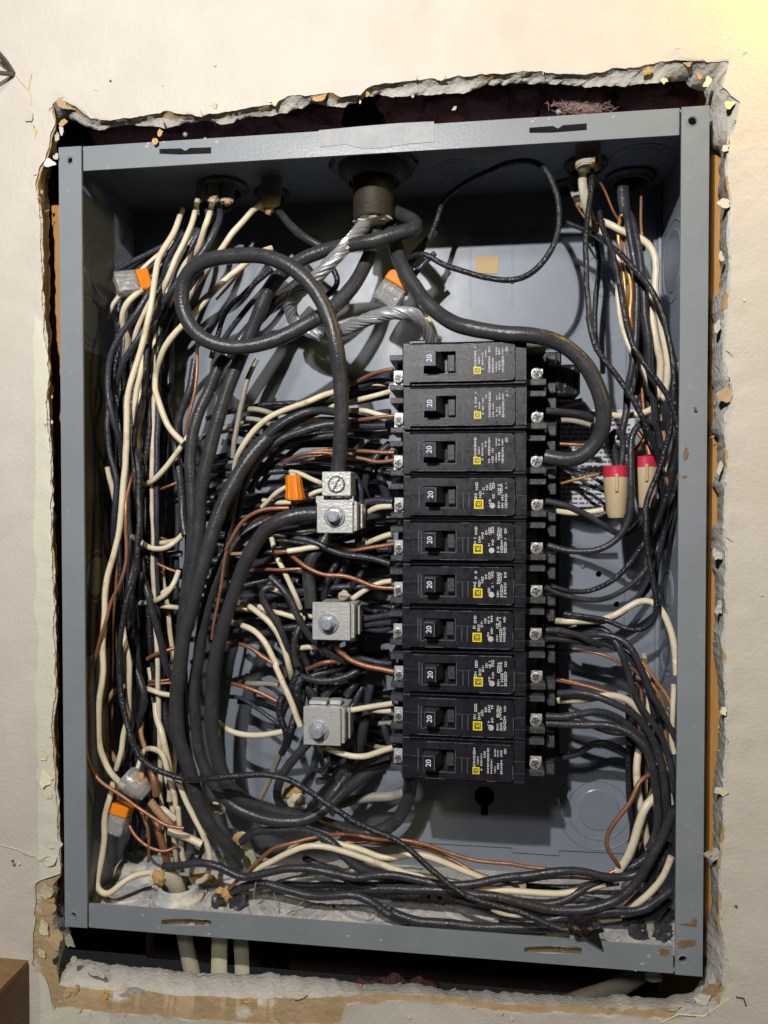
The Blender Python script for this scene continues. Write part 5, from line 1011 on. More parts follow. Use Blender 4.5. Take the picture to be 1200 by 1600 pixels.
('M',.155,'dull black wire from the seventh breaker, outer arc going down','m 60,1110,1.8 180,1112,1.6 290,1110,1.4 380,1108,1.3 470,1125,1.2 560,1165,1.1 620,1230,1.05 665,1320,1.0 n 660,120,1.0 700,250,1.0 750,390,1.0 830,520,1.0 900,650,1.0 940,740,1.0'),
('M',.15,'dull black wire hugging the seventh breaker screw at right, upper','N 853,985,1.0 m 30,1078,1.0 130,1090,1.05 220,1115,1.1 300,1160,1.2 370,1195,1.4'),
('M',.15,'dull black wire hugging the seventh breaker screw at right, lower','N 853,998,1.1 m 20,1140,1.2 100,1148,1.2 200,1160,1.3 300,1190,1.4 420,1180,1.5 520,1230,1.5 n 640,180,1.5 720,330,1.5 760,480,1.6 780,580,1.7'),
('U',.075,'bright copper wire arcing from behind the seventh breaker at right','m 40,1225,2.0 190,1235,1.7 300,1240,1.6 400,1270,1.5 480,1300,1.45 550,1340,1.45 n 620,210,1.45 665,265,1.5'),
('O',.075,'bright copper wire along the outside of the right arcs','m 540,1190,1.6 600,1230,1.5 n 700,180,1.3 760,260,1.25 830,360,1.2 890,450,1.15 913,520,1.1 918,640,1.1'),
('O',.07,'bright copper wire inside the right arcs','n 755,320,1.5 800,380,1.45 835,440,1.45 852,500,1.5'),
('U',.07,'copper wire passing above the eighth breaker cream wire at right','n 30,300,2.0 180,335,1.7 300,362,1.6 420,395,1.5 540,415,1.5 640,465,1.6'),
('U',.07,'second copper wire above the eighth breaker cream wire at right','n 40,290,2.2 200,320,2.0 340,360,2.0 460,400,2'),
('O',.075,'copper wire edging the bundle near the right flange','n 860,680,1.4 880,780,1.4 860,900,1.5 870,1000,1.5'),
('W',.17,'cream wire from the eighth breaker curving down into the right bundle','n 60,455,1.7 150,450,1.4 300,445,1.3 420,412,1.3 520,420,1.3 610,470,1.35 670,535,1.4 705,620,1.5 690,720,1.6 660,830,1.5 648,950,1.4 655,1080,1.3 678,1230,1.3 700,1330,1.3 o 830,150,1.4 850,250,1.5'),
('M',.17,'black wire from the eighth breaker curving down the right side, front','n 60,400,1.3 130,398,1.2 210,388,1.1 300,402,1.0 390,438,.95 470,475,.9 560,520,.9 650,580,.9 730,680,.9 790,790,.9 825,900,.9 850,1030,.9 870,1180,.9 880,1300,.95 875,1420,1.0'),
('M',.17,'upper of two dull black wires from the ninth breaker, right side','N 853,1119,1.0 n 0,592,1.0 70,580,1.0 170,568,1.0 290,545,1.05 390,540,1.1 470,560,1.15 540,600,1.2 600,660,1.25 680,740,1.3 760,800,1.4 800,880,1.5'),
('M',.18,'lower of two dull black wires from the ninth breaker, right side','N 853,1130,1.05 n 10,632,1.05 120,628,1.05 240,632,1.05 370,630,1.0 470,640,.95 560,670,.9 640,725,.85 710,800,.8 755,900,.8 785,1030,.8 805,1180,.8 815,1320,.8 800,1440,.85 o 890,150,.85 850,240,.9'),
('M',.15,'black wire from behind the ninth breaker twisting down right','n 60,590,2.0 200,600,1.6 300,640,1.7 420,690,1.8 520,700,1.8 620,690,1.7 700,740,1.6'),
('M',.16,'dark curled tape-covered wire below the ninth breaker at right','n 60,880,2.6 190,860,2.3 260,810,2.1 340,770,2.0 420,765,1.9 470,780,2.0 560,830,2.2 640,900,2.4 740,960,2.5'),
('W',.13,'cream wire between the black arcs at far right, upper','n 740,810,1.7 790,860,1.6 800,920,1.7'),
('W',.13,'cream wire at far right lower, behind the black arcs','n 870,950,1.3 885,1050,1.2 885,1140,1.2 905,1230,1.2'),
('W',.12,'cream wire against the right flange beside the copper','n 925,330,1.0 928,480,.95 922,620,1.0 905,760,1.1 930,850,1.1'),
('U',.10,'curled bare copper wire hanging free at lower right','n 770,995,1.2 720,1010,1.1 670,1060,1.0 635,1140,.95 590,1240,.9 510,1330,.9 445,1430,.9 o 605,165,.9 605,220,.9 630,270,.9 660,310,.95 685,345,1.1'),
('W',.195,'stout cream wire slanting down left behind the curled copper','n 830,1140,1.3 790,1165,1.2 730,1230,1.1 690,1330,1.05 655,1430,1.05 o 800,130,1.05 760,220,1.1 715,310,1.1 670,375,1.2'),
('O',.07,'short bright copper end under the stout cream wire','o 700,335,1.2 660,362,1.15 615,385,1.15'),
('U',.07,'brown copper wire behind the stout cream wire','n 760,1110,1.6 740,1170,1.6 700,1270,1.6 o 830,100,1.7 800,200,1.8'),
('M',.21,'black wire coming down the right flange and sweeping left along the floor, front','o 985,20,.6 965,90,.65 930,180,.7 875,270,.7 830,350,.7 785,430,.7 710,505,.7 610,560,.7 460,592,.7 300,588,.7 150,560,.7 0,515,.7 K 1050,625,.7 900,605,.75 750,600,.8 600,595,.9'),
('M',.20,'black wire crossing under the front one then running left along the back of the floor','o 960,120,1.2 900,220,1.2 820,300,1.2 740,350,1.2 660,375,1.3'),
('M',.19,'black wire from the lower right bundle running left to the floor clamp','o 800,380,1.0 720,400,1.0 600,395,.95 500,368,.9 390,358,.85 260,375,.85 140,398,.85 0,412,.8 K 1080,565,.8 950,580,.8 820,568,.8 700,538,.8 600,532,.8 500,550,.8 400,525,.8 300,505,.8 200,508,.8 100,530,.8 0,548,.8 J 1060,545,.8 980,500,.8 880,480,.85 800,492,.9 730,495,1.0'),
('M',.18,'black wire at the very bottom right running left just inside the lip','o 980,470,.8 900,540,.8 800,598,.8 650,600,.75 500,615,.75 380,630,.75 270,650,.75 150,665,.75 60,655,.8 0,640,.85'),
('M',.18,'black wire arching left over the dusty floor below the stout cream wire','o 640,425,1.3 570,430,1.2 500,455,1.1 430,505,1.0 340,548,1.0 220,555,1.0 100,540,1.0 0,520,1.0'),
('M',.19,'black wire swinging close along the flange in the lower right corner','o 965,200,1.2 930,300,1.1 880,360,1.1 850,430,1.1'),
('M',.18,'black wire in the corner above the right grommet','o 970,520,1.2 920,590,1.2 850,630,1.3 700,655,1.5'),
('M',.17,'black wire low in the corner behind the right jacket','o 975,580,1.5 930,640,1.5 900,700,1.6'),
('W',.15,'yellowish cream wire swinging along the lower right corner','o 978,285,.9 945,370,.9 900,440,.9 850,492,.9 790,550,.95 725,590,1.1'),
('W',.14,'cream wire behind the yellowish one dropping into the corner jacket','o 890,480,1.3 885,560,1.3 870,640,1.4'),
('T',.15,'tan paper strip beneath the yellowish cream wire','o 800,490,1.4 760,530,1.4 720,565,1.5'),
('W',.15,'long cream wire lying along the floor from the lower left jacket to the right','i 190,560,1.2 230,515,1.1 330,465,1.05 450,405,1.0 560,372,1.0 670,372,1.0 800,408,1.0 950,460,1.0 1100,512,1.0 1200,545,1.0 K 760,520,1.0 860,560,1.0 980,580,1.0 1100,600,1.0 1200,606,1.0 o 100,480,1.0 200,488,1.0 300,498,1.0 400,495,1.05 490,468,1.1 600,442,1.2'),
('W',.15,'second cream wire on the floor, just behind the long one','i 440,410,1.5 480,365,1.4 560,340,1.3 700,345,1.3 820,365,1.3 920,400,1.3 1030,440,1.3 1100,440,1.3 1200,418,1.3 K 720,435,1.3 830,452,1.3 930,490,1.3 1010,525,1.3 1075,555,1.3'),
('W',.14,'cream wire nearest the lip at the right half of the floor','K 1110,685,1.0 1200,722,1.0 o 60,622,1.0 150,608,1.0 300,618,1.0 450,640,1.1 560,648,1.1 690,630,1.2'),
('U',.095,'bright copper wire rising over the cream wires and running right along the ledge','i 70,640,1.1 120,590,1.0 190,525,1.0 250,470,1.0 290,420,1.0 340,380,1.0 450,348,1.0 580,320,1.1 660,310,1.2 720,300,1.4 800,300,1.5 K 400,350,1.5 500,362,1.5 600,380,1.4 700,378,1.3 800,395,1.3 900,430,1.3 1000,465,1.3 1100,478,1.3 1200,485,1.3 o 100,335,1.3 200,350,1.3 300,360,1.3'),
('U',.09,'duller copper wire just below the bright one on the floor','i 800,345,1.7 900,350,1.7 1000,345,1.7 1100,365,1.7 K 560,395,1.6 700,398,1.6 820,418,1.5 930,462,1.5 1000,500,1.4 1060,535,1.3 1130,555,1.3 o 60,438,1.3 110,460,1.4'),
('U',.06,'thin copper wire looping behind the floor bundle at centre','i 700,290,2.0 780,295,1.9 860,330,1.9 960,350,1.9 1060,335,1.9 1200,340,1.9'),
('U',.06,'thin copper wire end showing under the ledge at right','o 400,388,1.6 470,398,1.5 560,412,1.5'),
('U',.07,'thin copper wire with a brown curl at the right end of the floor','o 400,470,1.5 450,455,1.5 500,435,1.5 560,420,1.5'),
('M',.20,'black wire humping over at the lower left and dropping behind the floor bundle','i 150,340,1.7 200,295,1.6 260,272,1.5 400,268,1.4 540,275,1.3 640,300,1.2 720,345,1.1 780,410,1.1 830,470,1.1 900,515,1.1 1000,545,1.2 1100,570,1.3'),
('M',.20,'front black wire on the floor, running from the floor clamp pair to the right corner','i 90,655,1.2 160,625,1.1 240,600,1.0 330,612,.95 450,650,.9 600,680,.85 750,680,.8 860,672,.8 950,705,.75 1050,780,.7 1130,818,.65 1200,832,.65 K 650,690,.65 750,735,.6 900,750,.6 1050,768,.6 1200,768,.6 o 60,690,.6 180,685,.6 300,685,.6 380,690,.6'),
('M',.18,'black wire under the front floor wire at left centre','i 390,605,1.8 480,610,1.7 600,618,1.7 700,612,1.7 820,625,1.6 950,632,1.5 1050,640,1.4'),
('M',.17,'black wire ending in chalky streaks on the floor','i 540,440,1.7 600,475,1.6 700,510,1.5 800,560,1.3 870,600,1.3 960,625,1.2'),
('b',.19,'grey blue floor wire with chalky marks at centre','i 850,625,1.3 950,630,1.2 1050,640,1.2 1150,645,1.2 K 620,600,1.2 700,605,1.2 800,600,1.2 900,612,1.1 1000,640,1.0 1100,660,1.0 1200,680,1.0 o 100,580,1.0 200,605,.95 330,625,.95 420,640,1.0'),
('M',.18,'black wire running along the middle of the floor to the right bundle','K 450,575,1.6 600,580,1.5 800,570,1.4 950,600,1.2 1080,625,1.1 1200,640,1.1 o 120,560,1.0 240,580,1.0 380,590,1.0'),
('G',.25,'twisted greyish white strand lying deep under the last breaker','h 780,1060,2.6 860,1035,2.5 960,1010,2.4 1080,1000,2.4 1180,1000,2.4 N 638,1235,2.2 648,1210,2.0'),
('G',.03,'fine dry pale grass-like fibres on the floor, left centre','i 225,690,.9 225,640,.8 240,595,.75'),
('G',.025,'thin pale straw rising from the floor dust left of centre','i 390,820,1.0 380,740,1.0 350,660,.9'),
('G',.025,'thin pale straw slanting right on the floor dust','i 400,820,1.0 470,760,1.0 555,700,1.0'),
('G',.025,'thin pale straw slanting left on the floor dust','i 370,820,1.0 320,770,1.0 270,735,1.0'),
# --- centre left
('U',.095,'copper wire at the left screw of the topmost breaker','N 614,577,.95 f 1150,88,.95 1090,95,1.0 1000,120,1.1 920,155,1.2 850,195,1.3 780,240,1.6 700,290,2.0'),
('W',.13,'cream wire entering between the first and second breakers','N 609,612,1.2 f 1130,262,1.1 1060,272,1.1 970,292,1.15 880,322,1.2 800,350,1.4 700,365,1.6 620,380,1.9'),
('W',.145,'long cream wire arching from under the loop cable end to the far left','f 1130,200,2.0 980,215,1.7 850,225,1.5 720,250,1.3 640,275,1.2 560,308,1.15 480,338,1.15 400,368,1.15 330,398,1.15 270,428,1.15 205,475,1.15 150,528,1.2 100,578,1.2 55,640,1.25 15,710,1.3 N 368,722,1.5 365,760,1.8'),
('W',.13,'cream wire beneath the arching cream wire, towards the second breaker','N 612,652,1.2 f 1080,432,1.2 1000,408,1.2 940,392,1.2 880,390,1.3 800,385,1.5 700,365,1.7'),
('U',.095,'copper wire at the left screw of the second breaker','N 616,650,.95 f 1150,440,.95 1060,440,1.0 960,455,1.1 890,465,1.2 800,470,1.5 720,480,1.8'),
('G',.15,'greyed cream wire arching below the second black arc','f 740,462,1.8 640,455,1.7 560,462,1.6 480,480,1.6 400,515,1.6 330,560,1.7 270,620,1.8'),
('G',.14,'upper grey white wire stub by the light vertical strand','f 290,425,2.1 220,400,2.0 160,385,2.0 100,378,2.0 40,385,2.1'),
('G',.13,'lower grey white wire stub by the light vertical strand','f 245,495,2.1 190,475,2.0 130,455,2.0 40,450,2.1'),
('G',.13,'pale grey strand falling straight beside the thick vertical cables','f 150,10,1.9 110,90,1.8 75,170,1.7 50,280,1.7 25,400,1.7 5,520,1.7 N 366,690,1.7 364,715,1.8'),
('b',.17,'bluish black wire from the topmost breaker arching left, first arc','N 608,588,1.5 f 1080,150,1.4 1000,180,1.4 900,220,1.4 800,262,1.4 720,290,1.4 620,325,1.4 520,365,1.4 420,425,1.4 330,480,1.4 240,545,1.4 160,620,1.35 80,700,1.3 30,790,1.3 0,850,1.3 N 358,765,1.4 350,830,1.5'),
('M',.2,'dull black wire, second arc from the breakers to the left','f 880,420,1.9 800,405,1.7 720,395,1.5 640,385,1.4 560,388,1.3 480,412,1.25 400,455,1.25 320,505,1.2 250,560,1.2 180,640,1.2 110,730,1.2 60,820,1.2 20,910,1.2 N 366,780,1.3 358,830,1.4 350,900,1.5'),
('b',.2,'bluish black wire, third and brightest arc to the left','f 1120,505,1.2 1040,508,1.25 960,502,1.3 880,498,1.4 800,495,1.5 730,495,1.5 640,500,1.45 560,522,1.4 470,550,1.4 380,580,1.4 290,630,1.4 220,690,1.4 150,780,1.4 90,880,1.4 50,970,1.5 25,1070,1.6 N 370,810,1.7'),
('M',.15,'dull black wire, fourth arc, lower and deeper','f 760,548,2.2 660,552,2.1 560,570,2.0 470,605,1.9 380,655,1.8 300,710,1.8 220,790,1.8 150,890,1.8 90,1000,1.9'),
('M',.14,'dull black wire between the third and fourth arcs','f 730,560,2.4 600,590,2.3 480,650,2.2 360,750,2.2 260,850,2.2 160,980,2.3'),
('M',.14,'black wire fanning from the first breaker underside, upper strand','f 1140,120,1.7 1050,150,1.7 960,185,1.8 870,225,1.9'),
('M',.14,'black wire fanning from the first breaker underside, lower strand','f 1140,180,1.9 1060,190,1.9 980,215,1.9 900,250,2.0'),
('b',.14,'bluish black wire above the copper at the second breaker','f 1150,400,1.4 1080,400,1.5 1000,420,1.6'),
('G',.15,'greyed strand rising to the third breaker','f 1130,545,1.7 1050,560,1.7 970,610,1.8 900,670,1.9 860,720,2.0'),
('U',.095,'upper copper wire at the left screw of the third breaker','N 616,707,.95 f 1150,705,.95 1080,710,1.0 1000,705,1.05 930,695,1.1 870,690,1.15 780,688,1.4 720,690,1.5 640,690,1.5 560,700,1.5'),
('U',.095,'lower copper wire at the left screw of the third breaker, running far left','N 616,719,.95 f 1150,782,.95 1090,782,1.0 1020,775,1.05 950,755,1.1 870,742,1.15 790,722,1.3 720,712,1.4 640,704,1.4 560,702,1.4 480,712,1.45 410,745,1.6 340,800,1.8'),
('U',.085,'copper wire crossing just below the third breaker pair','f 700,730,1.8 620,742,1.8 545,762,1.8 480,790,1.9'),
('M',.2,'dark wire bowing down behind the slotted lug','f 1150,640,1.9 1060,720,1.8 1000,820,1.8 965,920,1.8 965,1030,1.9 1000,1100,2.0'),
('b',.22,'bluish sleeve bulging behind the slotted lug near the fourth breaker','f 1100,700,2.2 1060,800,2.1 1080,900,2.1 1110,980,2.1 1130,1060,2.2'),
('b',.16,'shiny dark sleeve entering the fourth breaker','N 614,784,1.05 f 1150,1062,1.05 1080,1066,1.1 1010,1070,1.15 945,1080,1.2'),
('W',.145,'cream wire at the left screw of the fourth breaker','N 613,791,1.05 f 1150,1110,1.05 1090,1112,1.1 1030,1125,1.15 980,1155,1.3 945,1195,1.5'),
('W',.12,'cream wire reaching the slotted lug from the left','f 400,850,1.9 460,852,1.8 530,885,1.7 590,915,1.6 645,940,1.5'),
('W',.12,'cream wire passing behind the wire nut to the upper lug block','f 645,990,1.5 590,1000,1.5 530,1035,1.4 440,1075,1.4 360,1072,1.4 280,1078,1.5 200,1065,1.8'),
('W',.12,'cream wire end running up to the wire nut from lower left','f 370,965,1.2 310,1000,1.2 250,1055,1.3 190,1115,1.5'),
('G',.12,'greyed wires going into the wire nut from below','f 420,1060,.85 428,1100,.9 432,1140,1.1'),
('U',.1,'copper wire arching over the upper lug cable, outer','g 450,62,1.0 380,60,.95 300,66,.95 230,88,.95 165,125,.95 115,175,1.0 75,235,1.0 40,300,1.0 15,350,1.1'),
('U',.08,'copper wire arching over the upper lug cable, inner','g 400,100,1.2 320,105,1.2 250,128,1.15 190,155,1.15 145,195,1.2 105,245,1.3'),
('U',.08,'copper wire falling straight behind the lug cable to the lower left','c 1195,170,1.05 1130,260,1.05 1080,380,1.1 1060,500,1.1 1035,650,1.1 1005,780,1.1 985,900,1.1 965,1050,1.2'),
('W',.135,'cream wire end with stripped copper, right of the lug cable','g 660,330,1.15 600,335,1.1 530,348,1.05 440,362,1.0'),
('U',.1,'stripped copper end joining the short cream wire left of centre','g 445,362,1.0 400,365,1.0 355,368,1.05'),
('U',.1,'long wavy copper wire at the left screw of the sixth breaker','N 616,919,.95 g 1160,620,.95 1100,620,.95 1040,610,.95 980,585,.95 920,558,.95 860,535,.95 800,525,.95 740,528,.95 680,518,.95 620,490,.95 560,458,1.0 510,420,1.05 460,385,1.2'),
('U',.1,'copper wire at the left screw of the fifth breaker','N 616,850,.95 g 1165,322,.95 1100,325,1.0 1020,335,1.0 940,350,1.05 880,350,1.1 820,340,1.2 765,322,1.4'),
('W',.135,'cream wire at the left screw of the fifth breaker','N 612,835,1.0 g 1150,240,1.0 1110,258,1.05 1060,282,1.1 1000,300,1.2 930,322,1.4'),
('M',.15,'dull black wire running from behind the lug cable to the fifth breaker bottom arm','g 440,258,1.15 500,268,1.1 560,280,1.1 620,292,1.1 670,318,1.1 720,350,1.05 780,380,1.05 850,392,1.0 930,400,1.0 1010,408,1.0 1080,425,1.0 1150,448,1.0'),
('U',.085,'copper wire lying straight below the wavy one, left part','g 565,482,1.3 500,482,1.25 430,488,1.25 350,495,1.3 265,490,1.4 160,500,1.8'),
('T',.09,'short copper wire end seen past the lug cable at far left','g 50,380,1.3 90,380,1.25 130,378,1.3'),
('W',.13,'cream wire falling steeply in front of the dark tangle left of the middle lug','g 330,270,1.7 345,330,1.6 360,400,1.5 400,470,1.4 440,550,1.4 480,630,1.4 510,700,1.4 530,760,1.5'),
('W',.12,'cream wire fragment slanting under the dull black wire','g 385,305,1.6 430,330,1.6 470,355,1.7'),
('W',.13,'cream wire at the middle zinc block running up to the sixth breaker','N 612,908,1.2 g 1145,548,1.2 1090,570,1.25 1020,605,1.2 960,645,1.2 900,685,1.3 860,715,1.4'),
('M',.17,'dull black wire slanting down right across the tangle to below the middle lug','g 320,540,1.0 370,585,.95 420,640,.9 460,700,.9 490,770,.9 530,850,.9 580,920,.95 640,990,1.0 700,1050,1.1 760,1100,1.2 850,1130,1.4'),
('M',.17,'black wire hooked over like a cane left of the middle lug','g 350,610,1.1 320,585,1.0 285,605,1.0 265,660,1.0 285,730,1.0 325,800,1.0 370,870,1.0 410,940,1.05 440,1020,1.1 450,1100,1.2'),
('W',.13,'short cream wire left of the middle zinc lug, lower','g 240,745,1.7 290,770,1.6 360,785,1.5 430,800,1.5 490,822,1.5 560,830,1.6'),
('W',.12,'short cream wire behind the cane-shaped wire','g 240,600,1.8 310,618,1.7 380,640,1.7 440,670,1.8'),
('W',.145,'upper of two long cream wires curving down from the left to the lowest lug','g 60,718,1.8 120,728,1.5 180,748,1.3 240,785,1.2 300,835,1.15 350,890,1.1 385,950,1.1 410,1020,1.1 435,1100,1.1 h 425,60,1.1 455,120,1.2 478,190,1.5'),
('W',.145,'lower of two long cream wires curving down from the left to the lowest lug','g 30,848,1.8 90,862,1.5 150,882,1.3 210,910,1.2 250,950,1.15 290,1010,1.1 335,1100,1.05 380,1180,1.0 h 340,60,1.0 385,150,.95 430,250,.9 465,340,.9 500,440,.9 530,510,.9 550,545,1.0'),
('U',.11,'copper wire curving down behind the two long cream wires','g 30,1000,1.9 90,1005,1.6 150,1015,1.5 210,1040,1.45 260,1075,1.4 310,1120,1.4 h 240,0,1.4 300,35,1.4 350,75,1.4 395,115,1.4 430,160,1.5'),
('U',.11,'copper wire ending on the cream wire left of the lowest lug','h 20,210,2 90,222,1.7 160,238,1.6 230,260,1.6 300,298,1.55 368,338,1.5'),
('b',.11,'thin bluish wire slanting to the lowest tangle','h 30,305,2.3 110,310,2.2 180,350,2.1 260,400,2.0 330,450,1.9 380,495,1.9'),
('M',.14,'dark wire under the thin bluish one','h 100,340,2.5 200,345,2.4 300,370,2.3 380,400,2.2'),
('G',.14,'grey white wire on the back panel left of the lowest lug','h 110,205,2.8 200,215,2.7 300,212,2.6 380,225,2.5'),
('W',.145,'cream wire bowing between the thick cables and the lowest tangle','N 340,1128,1.9 h 0,525,1.7 70,560,1.6 150,578,1.55 240,578,1.5 330,565,1.45 415,545,1.45'),
('G',.15,'greyed cream wire slanting down left from the lowest tangle to the floor bend','h 440,600,1.5 390,690,1.6 350,780,1.8 310,880,2.0 270,970,2.1 225,1065,2.2'),
('W',.13,'short cream wire right of centre tangle above the lowest lug','g 500,1040,1.5 560,1030,1.4 610,1030,1.4 665,1030,1.5'),
('U',.11,'copper wire arriving from the right above the lowest tangle','g 580,1180,1.4 620,1155,1.2 680,1140,1.15 740,1128,1.15 800,1128,1.3'),
('U',.13,'thick brown copper wire at the left screw of the eighth breaker','N 616,1050,.95 g 1165,1188,.95 1080,1175,.95 1000,1160,.95 930,1135,.95 870,1105,1.0 820,1070,1.1 770,1030,1.2 740,1000,1.4'),
('b',.14,'bluish grey wire above the thick brown copper at the eighth breaker','g 1165,1140,1.2 1080,1138,1.25 1000,1120,1.3 920,1105,1.4 850,1110,1.5'),
('b',.15,'dark wire at the seventh breaker, upper','N 612,960,1.1 g 1160,812,1.1 1080,815,1.15 1000,825,1.2 910,838,1.3'),
('b',.15,'dark wire at the seventh breaker, middle','N 612,972,1.1 g 1160,855,1.15 1080,865,1.2 1000,870,1.3 920,890,1.4'),
('b',.15,'dark wire at the seventh breaker, lower','N 612,980,1.2 g 1160,900,1.3 1090,915,1.3 1020,905,1.4 930,885,1.5'),
('M',.17,'black wire running from the eighth breaker left to the knot, upper','h 1000,90,1.4 920,130,1.3 840,170,1.25 760,188,1.2 680,192,1.2 600,185,1.2 540,165,1.3'),
('M',.15,'black wire running from the eighth breaker left to the knot, lower','h 850,80,1.6 760,120,1.5 680,145,1.5 600,165,1.4 540,200,1.4'),
('W',.135,'upper of two cream wires at the left of the ninth breaker','N 614,1099,1.0 h 1175,350,1.0 1090,365,1.05 1000,380,1.1 920,395,1.1 835,402,1.15 790,405,1.2'),
('W',.135,'lower of two cream wires at the left of the ninth breaker','N 612,1110,1.1 h 1150,410,1.1 1080,402,1.15 1000,395,1.3'),
('W',.145,'cream wire from under the lowest lug to the last breaker','N 614,1168,1.0 h 1175,648,1.0 1110,680,1.0 1040,706,1.05 960,725,1.1 880,722,1.1 810,700,1.15 740,675,1.2 680,650,1.3'),
('k',.2,'black taped knot of wires left of the lowest lug, upper strand','h 540,170,1.2 505,220,1.15 498,290,1.15 520,350,1.2 550,400,1.4'),
('k',.2,'black taped knot of wires left of the lowest lug, middle strand','h 520,120,1.3 485,200,1.25 475,290,1.3 500,370,1.4'),
('k',.17,'black looped wire left of the lowest lug','h 410,300,1.4 382,360,1.35 385,440,1.35 415,510,1.35 440,570,1.35 430,640,1.4 400,700,1.5'),
('k',.2,'black taped bundle where cream wires end near the lowest lug','h 500,420,1.5 470,500,1.4 450,580,1.4 430,650,1.45'),
('M',.17,'black wire going down left of the middle lug to the knot','g 530,880,1.3 495,940,1.2 478,1010,1.2 485,1090,1.2 510,1160,1.2 h 540,100,1.3'),
('M',.2,'black wire fanning behind the lowest lug, left','h 640,330,1.6 600,270,1.5 560,230,1.5 540,190,1.6'),
('M',.2,'black wire fanning behind the lowest lug, centre','h 690,310,1.6 730,260,1.6 790,210,1.7 850,180,1.8'),
('M',.2,'black wire fanning behind the lowest lug, right','h 850,300,1.6 880,240,1.6 930,180,1.7 980,120,1.9'),
('b',.17,'bluish sleeve standing right of the lowest lug, left','h 900,480,1.9 900,400,1.8 920,310,1.8 960,230,1.9'),
('b',.2,'bluish sleeve standing right of the lowest lug, right','h 1000,330,1.7 1010,280,1.65 1020,220,1.7'),
('b',.18,'bluish sleeve hanging left of the last breaker','h 1110,500,1.8 1120,560,1.75 1150,620,1.8'),
('k',.17,'glossy sleeve standing above the middle lug, left','g 690,690,1.6 710,590,1.5 760,480,1.5 810,420,1.7'),
('k',.17,'glossy sleeve standing above the middle lug, middle','g 760,620,1.8 790,540,1.7 850,450,1.7 890,390,1.9'),
('k',.17,'glossy sleeve standing above the middle lug, right','g 830,680,1.8 890,600,1.7 950,520,1.6 990,430,1.8'),
('b',.19,'bluish black wire curling behind the right of the upper lug block','f 880,880,1.2 920,960,1.1 925,1060,1.1 935,1160,1.2 g 960,250,1.5'),
]
G_ = []
def gen_fill():
    R = random.Random(77); out = []
    # deep tangle behind the traced wires on the left: long near-vertical runs
    for i in range(44):
        x = R.uniform(165, 262); d = R.uniform(2.0, 3.2); s = 'N '
        y0 = R.uniform(440, 560)
        if 1: s += '%.0f,318,2.3 %.0f,370,2.4 ' % (R.uniform(312, 372), 290 + (x - 200) * .3); y1 = R.uniform(1150, 1335); n = 6; ph = R.uniform(0, 6); am = R.uniform(6, 26); tx = R.uniform(-25, 25); top = 0
        for k in range(n + 1):
            t = k / n; s += '%.0f,%.0f,%.2f ' % (x + top * (1 - t) ** 3 * 1.5 + am * math.sin(ph + t * 4.5) + tx * t, y0 + (y1 - y0) * t, d + .3 * math.sin(ph + t * 3))
        kind = R.choice('kkkMMMbbWU'); dia = {'k':.14,'M':.16,'b':.15,'W':.13,'U':.08}[kind]; out.append((kind, dia, 'left', s))
    for i in range(54):
        y = R.uniform(640, 1190); d = R.uniform(1.9, 3.1); x1 = R.uniform(585, 625); x0 = R.uniform(285, 335) if y < 980 else R.uniform(480, 520); s = 'N '; ph = R.uniform(0, 6); am = R.uniform(4, 22); dy = R.uniform(-50, 70)
        for k in range(6):
            t = k / 5; s += '%.0f,%.0f,%.2f ' % (x0 + (x1 - x0) * t, y + dy * (1 - t) ** 2 + am * math.sin(ph + t * 4), d + .25 * math.sin(ph + t * 4))
        kind = R.choice('kkkMMMMbbWGU'); dia = {'k':.14,'M':.17,'b':.16,'W':.13,'U':.09,'G':.13}[kind]; out.append((kind, dia, 'centre', s))
    for i in range(14):
        x = R.uniform(440, 600); d = R.uniform(2.0, 3.0); s = 'N '; y0 = R.uniform(800, 1080); y1 = y0 + R.uniform(80, 190); ph = R.uniform(0, 6); am = R.uniform(8, 22)
        for k in range(5):
            t = k / 4; s += '%.0f,%.0f,%.2f ' % (x + am * math.sin(ph + t * 4), y0 + (y1 - y0) * t, d)
        kind = R.choice('kkMMMb'); out.append((kind, .17, 'centre', s))
    for i in range(16):
        x = R.uniform(985, 1036); d = R.uniform(1.9, 2.7); s = 'N '; y0 = R.choice([R.uniform(400, 620), R.uniform(1020, 1150)]); y1 = y0 + R.uniform(180, 300); ph = R.uniform(0, 6); am = R.uniform(4, 12)
        for k in range(6):
            t = k / 5; s += '%.0f,%.0f,%.2f ' % (x + am * math.sin(ph + t * 4), y0 + (y1 - y0) * t, d)
        kind = R.choice('kMMWU'); out.append((kind, {'U':.08,'W':.13}.get(kind, .14), 'right', s))
    for i in range(26):
        y = R.uniform(1360, 1415); d = R.uniform(1.2, 2.6); s = 'N '; ph = R.uniform(0, 6); am = R.uniform(3, 9); x0 = R.uniform(700, 860); x1 = x0 + R.uniform(120, 240)
        if i > 1: break
        for k in range(5):
            t = k / 4; s += '%.0f,%.0f,%.2f ' % (x0 + (min(x1, 1035) - x0) * t, y + am * math.sin(ph + t * 4), d)
        out.append((R.choice('MMMk'), .15, 'floor', s))
    return out
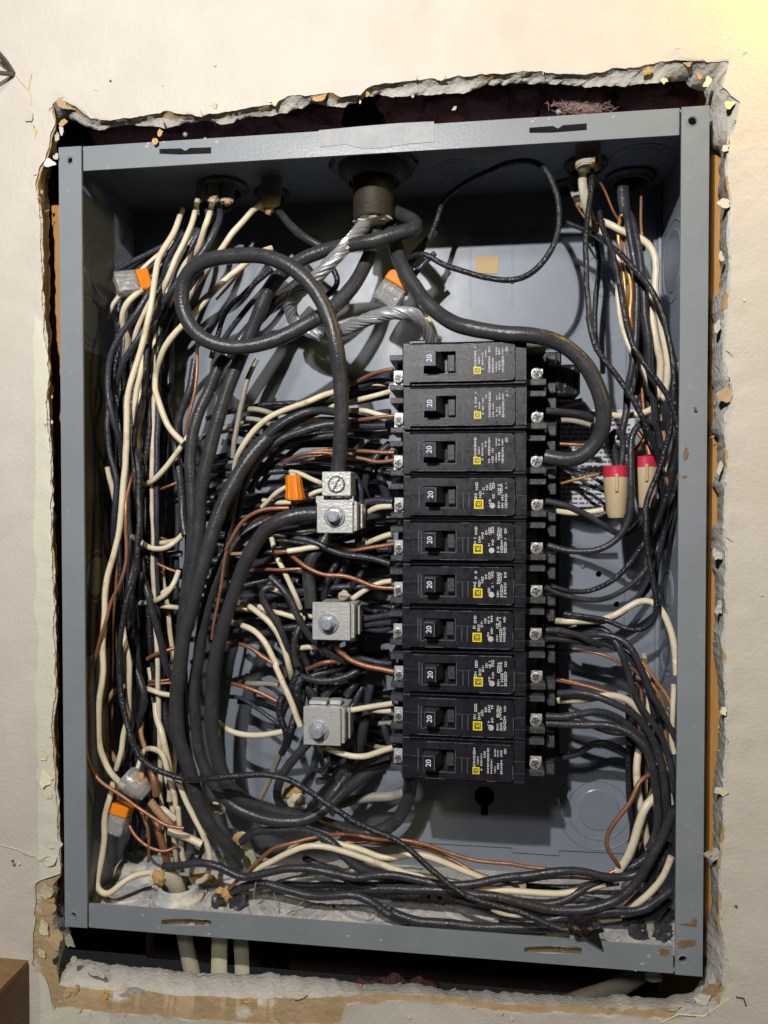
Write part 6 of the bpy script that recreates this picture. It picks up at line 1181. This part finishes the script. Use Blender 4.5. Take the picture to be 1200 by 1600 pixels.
PLACE = {'left': ('along the left wall beside the cable loop', 'along the left wall at mid height', 'along the left wall near the floor'),
 'centre': ('behind the upper zinc lug block', 'around the middle zinc lug block', 'around the lowest zinc lug block'),
 'right': ('in the bundle below the right ceiling clamp', 'in the bundle along the right wall', 'in the bundle low on the right wall'),
 'floor': ('low', 'low', 'low under the right half of the floor bundle')}
for kind, dia, label, s in W_: wire(kind, dia, label, s)
for kind, dia, zone, s in gen_fill():
    px = path(s); my = sum(q[1] for q in px) / len(px)
    a, b_ = {'left': (680, 900), 'centre': (880, 1040), 'right': (700, 1000), 'floor': (0, 0)}[zone]
    k = 0 if my < a else (1 if my < b_ else 2)
    c3 = {'W': 'cream', 'G': 'grey white', 'U': 'copper', 'b': 'bluish black', 'k': 'thin glossy black', 'M': 'dull black'}[kind]
    wire(kind, dia, c3 + ' wire half hidden deep ' + PLACE[zone][k], s, group=c3 + ' wires deep ' + PLACE[zone][k])
# stranded aluminium neutral from the conduit to the bus
t = thing('stranded_cable', P(577, 342, 2), 'bare twisted aluminium cable from the conduit doubling back to the top breaker', 'cable')
pts = spline([P(*q) for q in [(585,322,1.9),(577,342,1.7),(560,362,1.2),(540,385,.95),(515,412,.95),(492,435,1.05),(467,457,1.3),(455,475,1.6),(458,498,1.9),(480,516,1.95),(510,521,1.9),(540,514,1.5),(567,502,1.25),(605,490,1.1),(642,490,1.1),(662,502,1.25),(672,520,1.5),(676,540,1.8)]], .05)
fr = []; nrm = V(0, 1, 0)
for i, q in enumerate(pts):
    tg = (pts[min(i + 1, len(pts) - 1)] - pts[max(0, i - 1)]).normalized(); nrm = (nrm - tg * nrm.dot(tg)).normalized(); fr.append((q, nrm.copy(), tg.cross(nrm)))
for k in range(9):
    sp = []; rk = .047 + .008 * math.sin(k * 2.3)
    for i, (q, a, b_) in enumerate(fr):
        an = 2 * math.pi * k / 9 + i * .19 + .25 * noise.noise(q * 2 + V(k, 0, 0)); rr = .115 * (1 + .25 * max(0, 1 - i / 14)); sp.append(q + a * math.cos(an) * rr + b_ * math.sin(an) * rr)
    b = MB(); b.tube(sp, rk, 7); b.build('strand', 'alu', t)
b = MB(); b.tube([q for q, _, _ in fr[::2]], .075, 7); b.build('strand', 'alu', t)
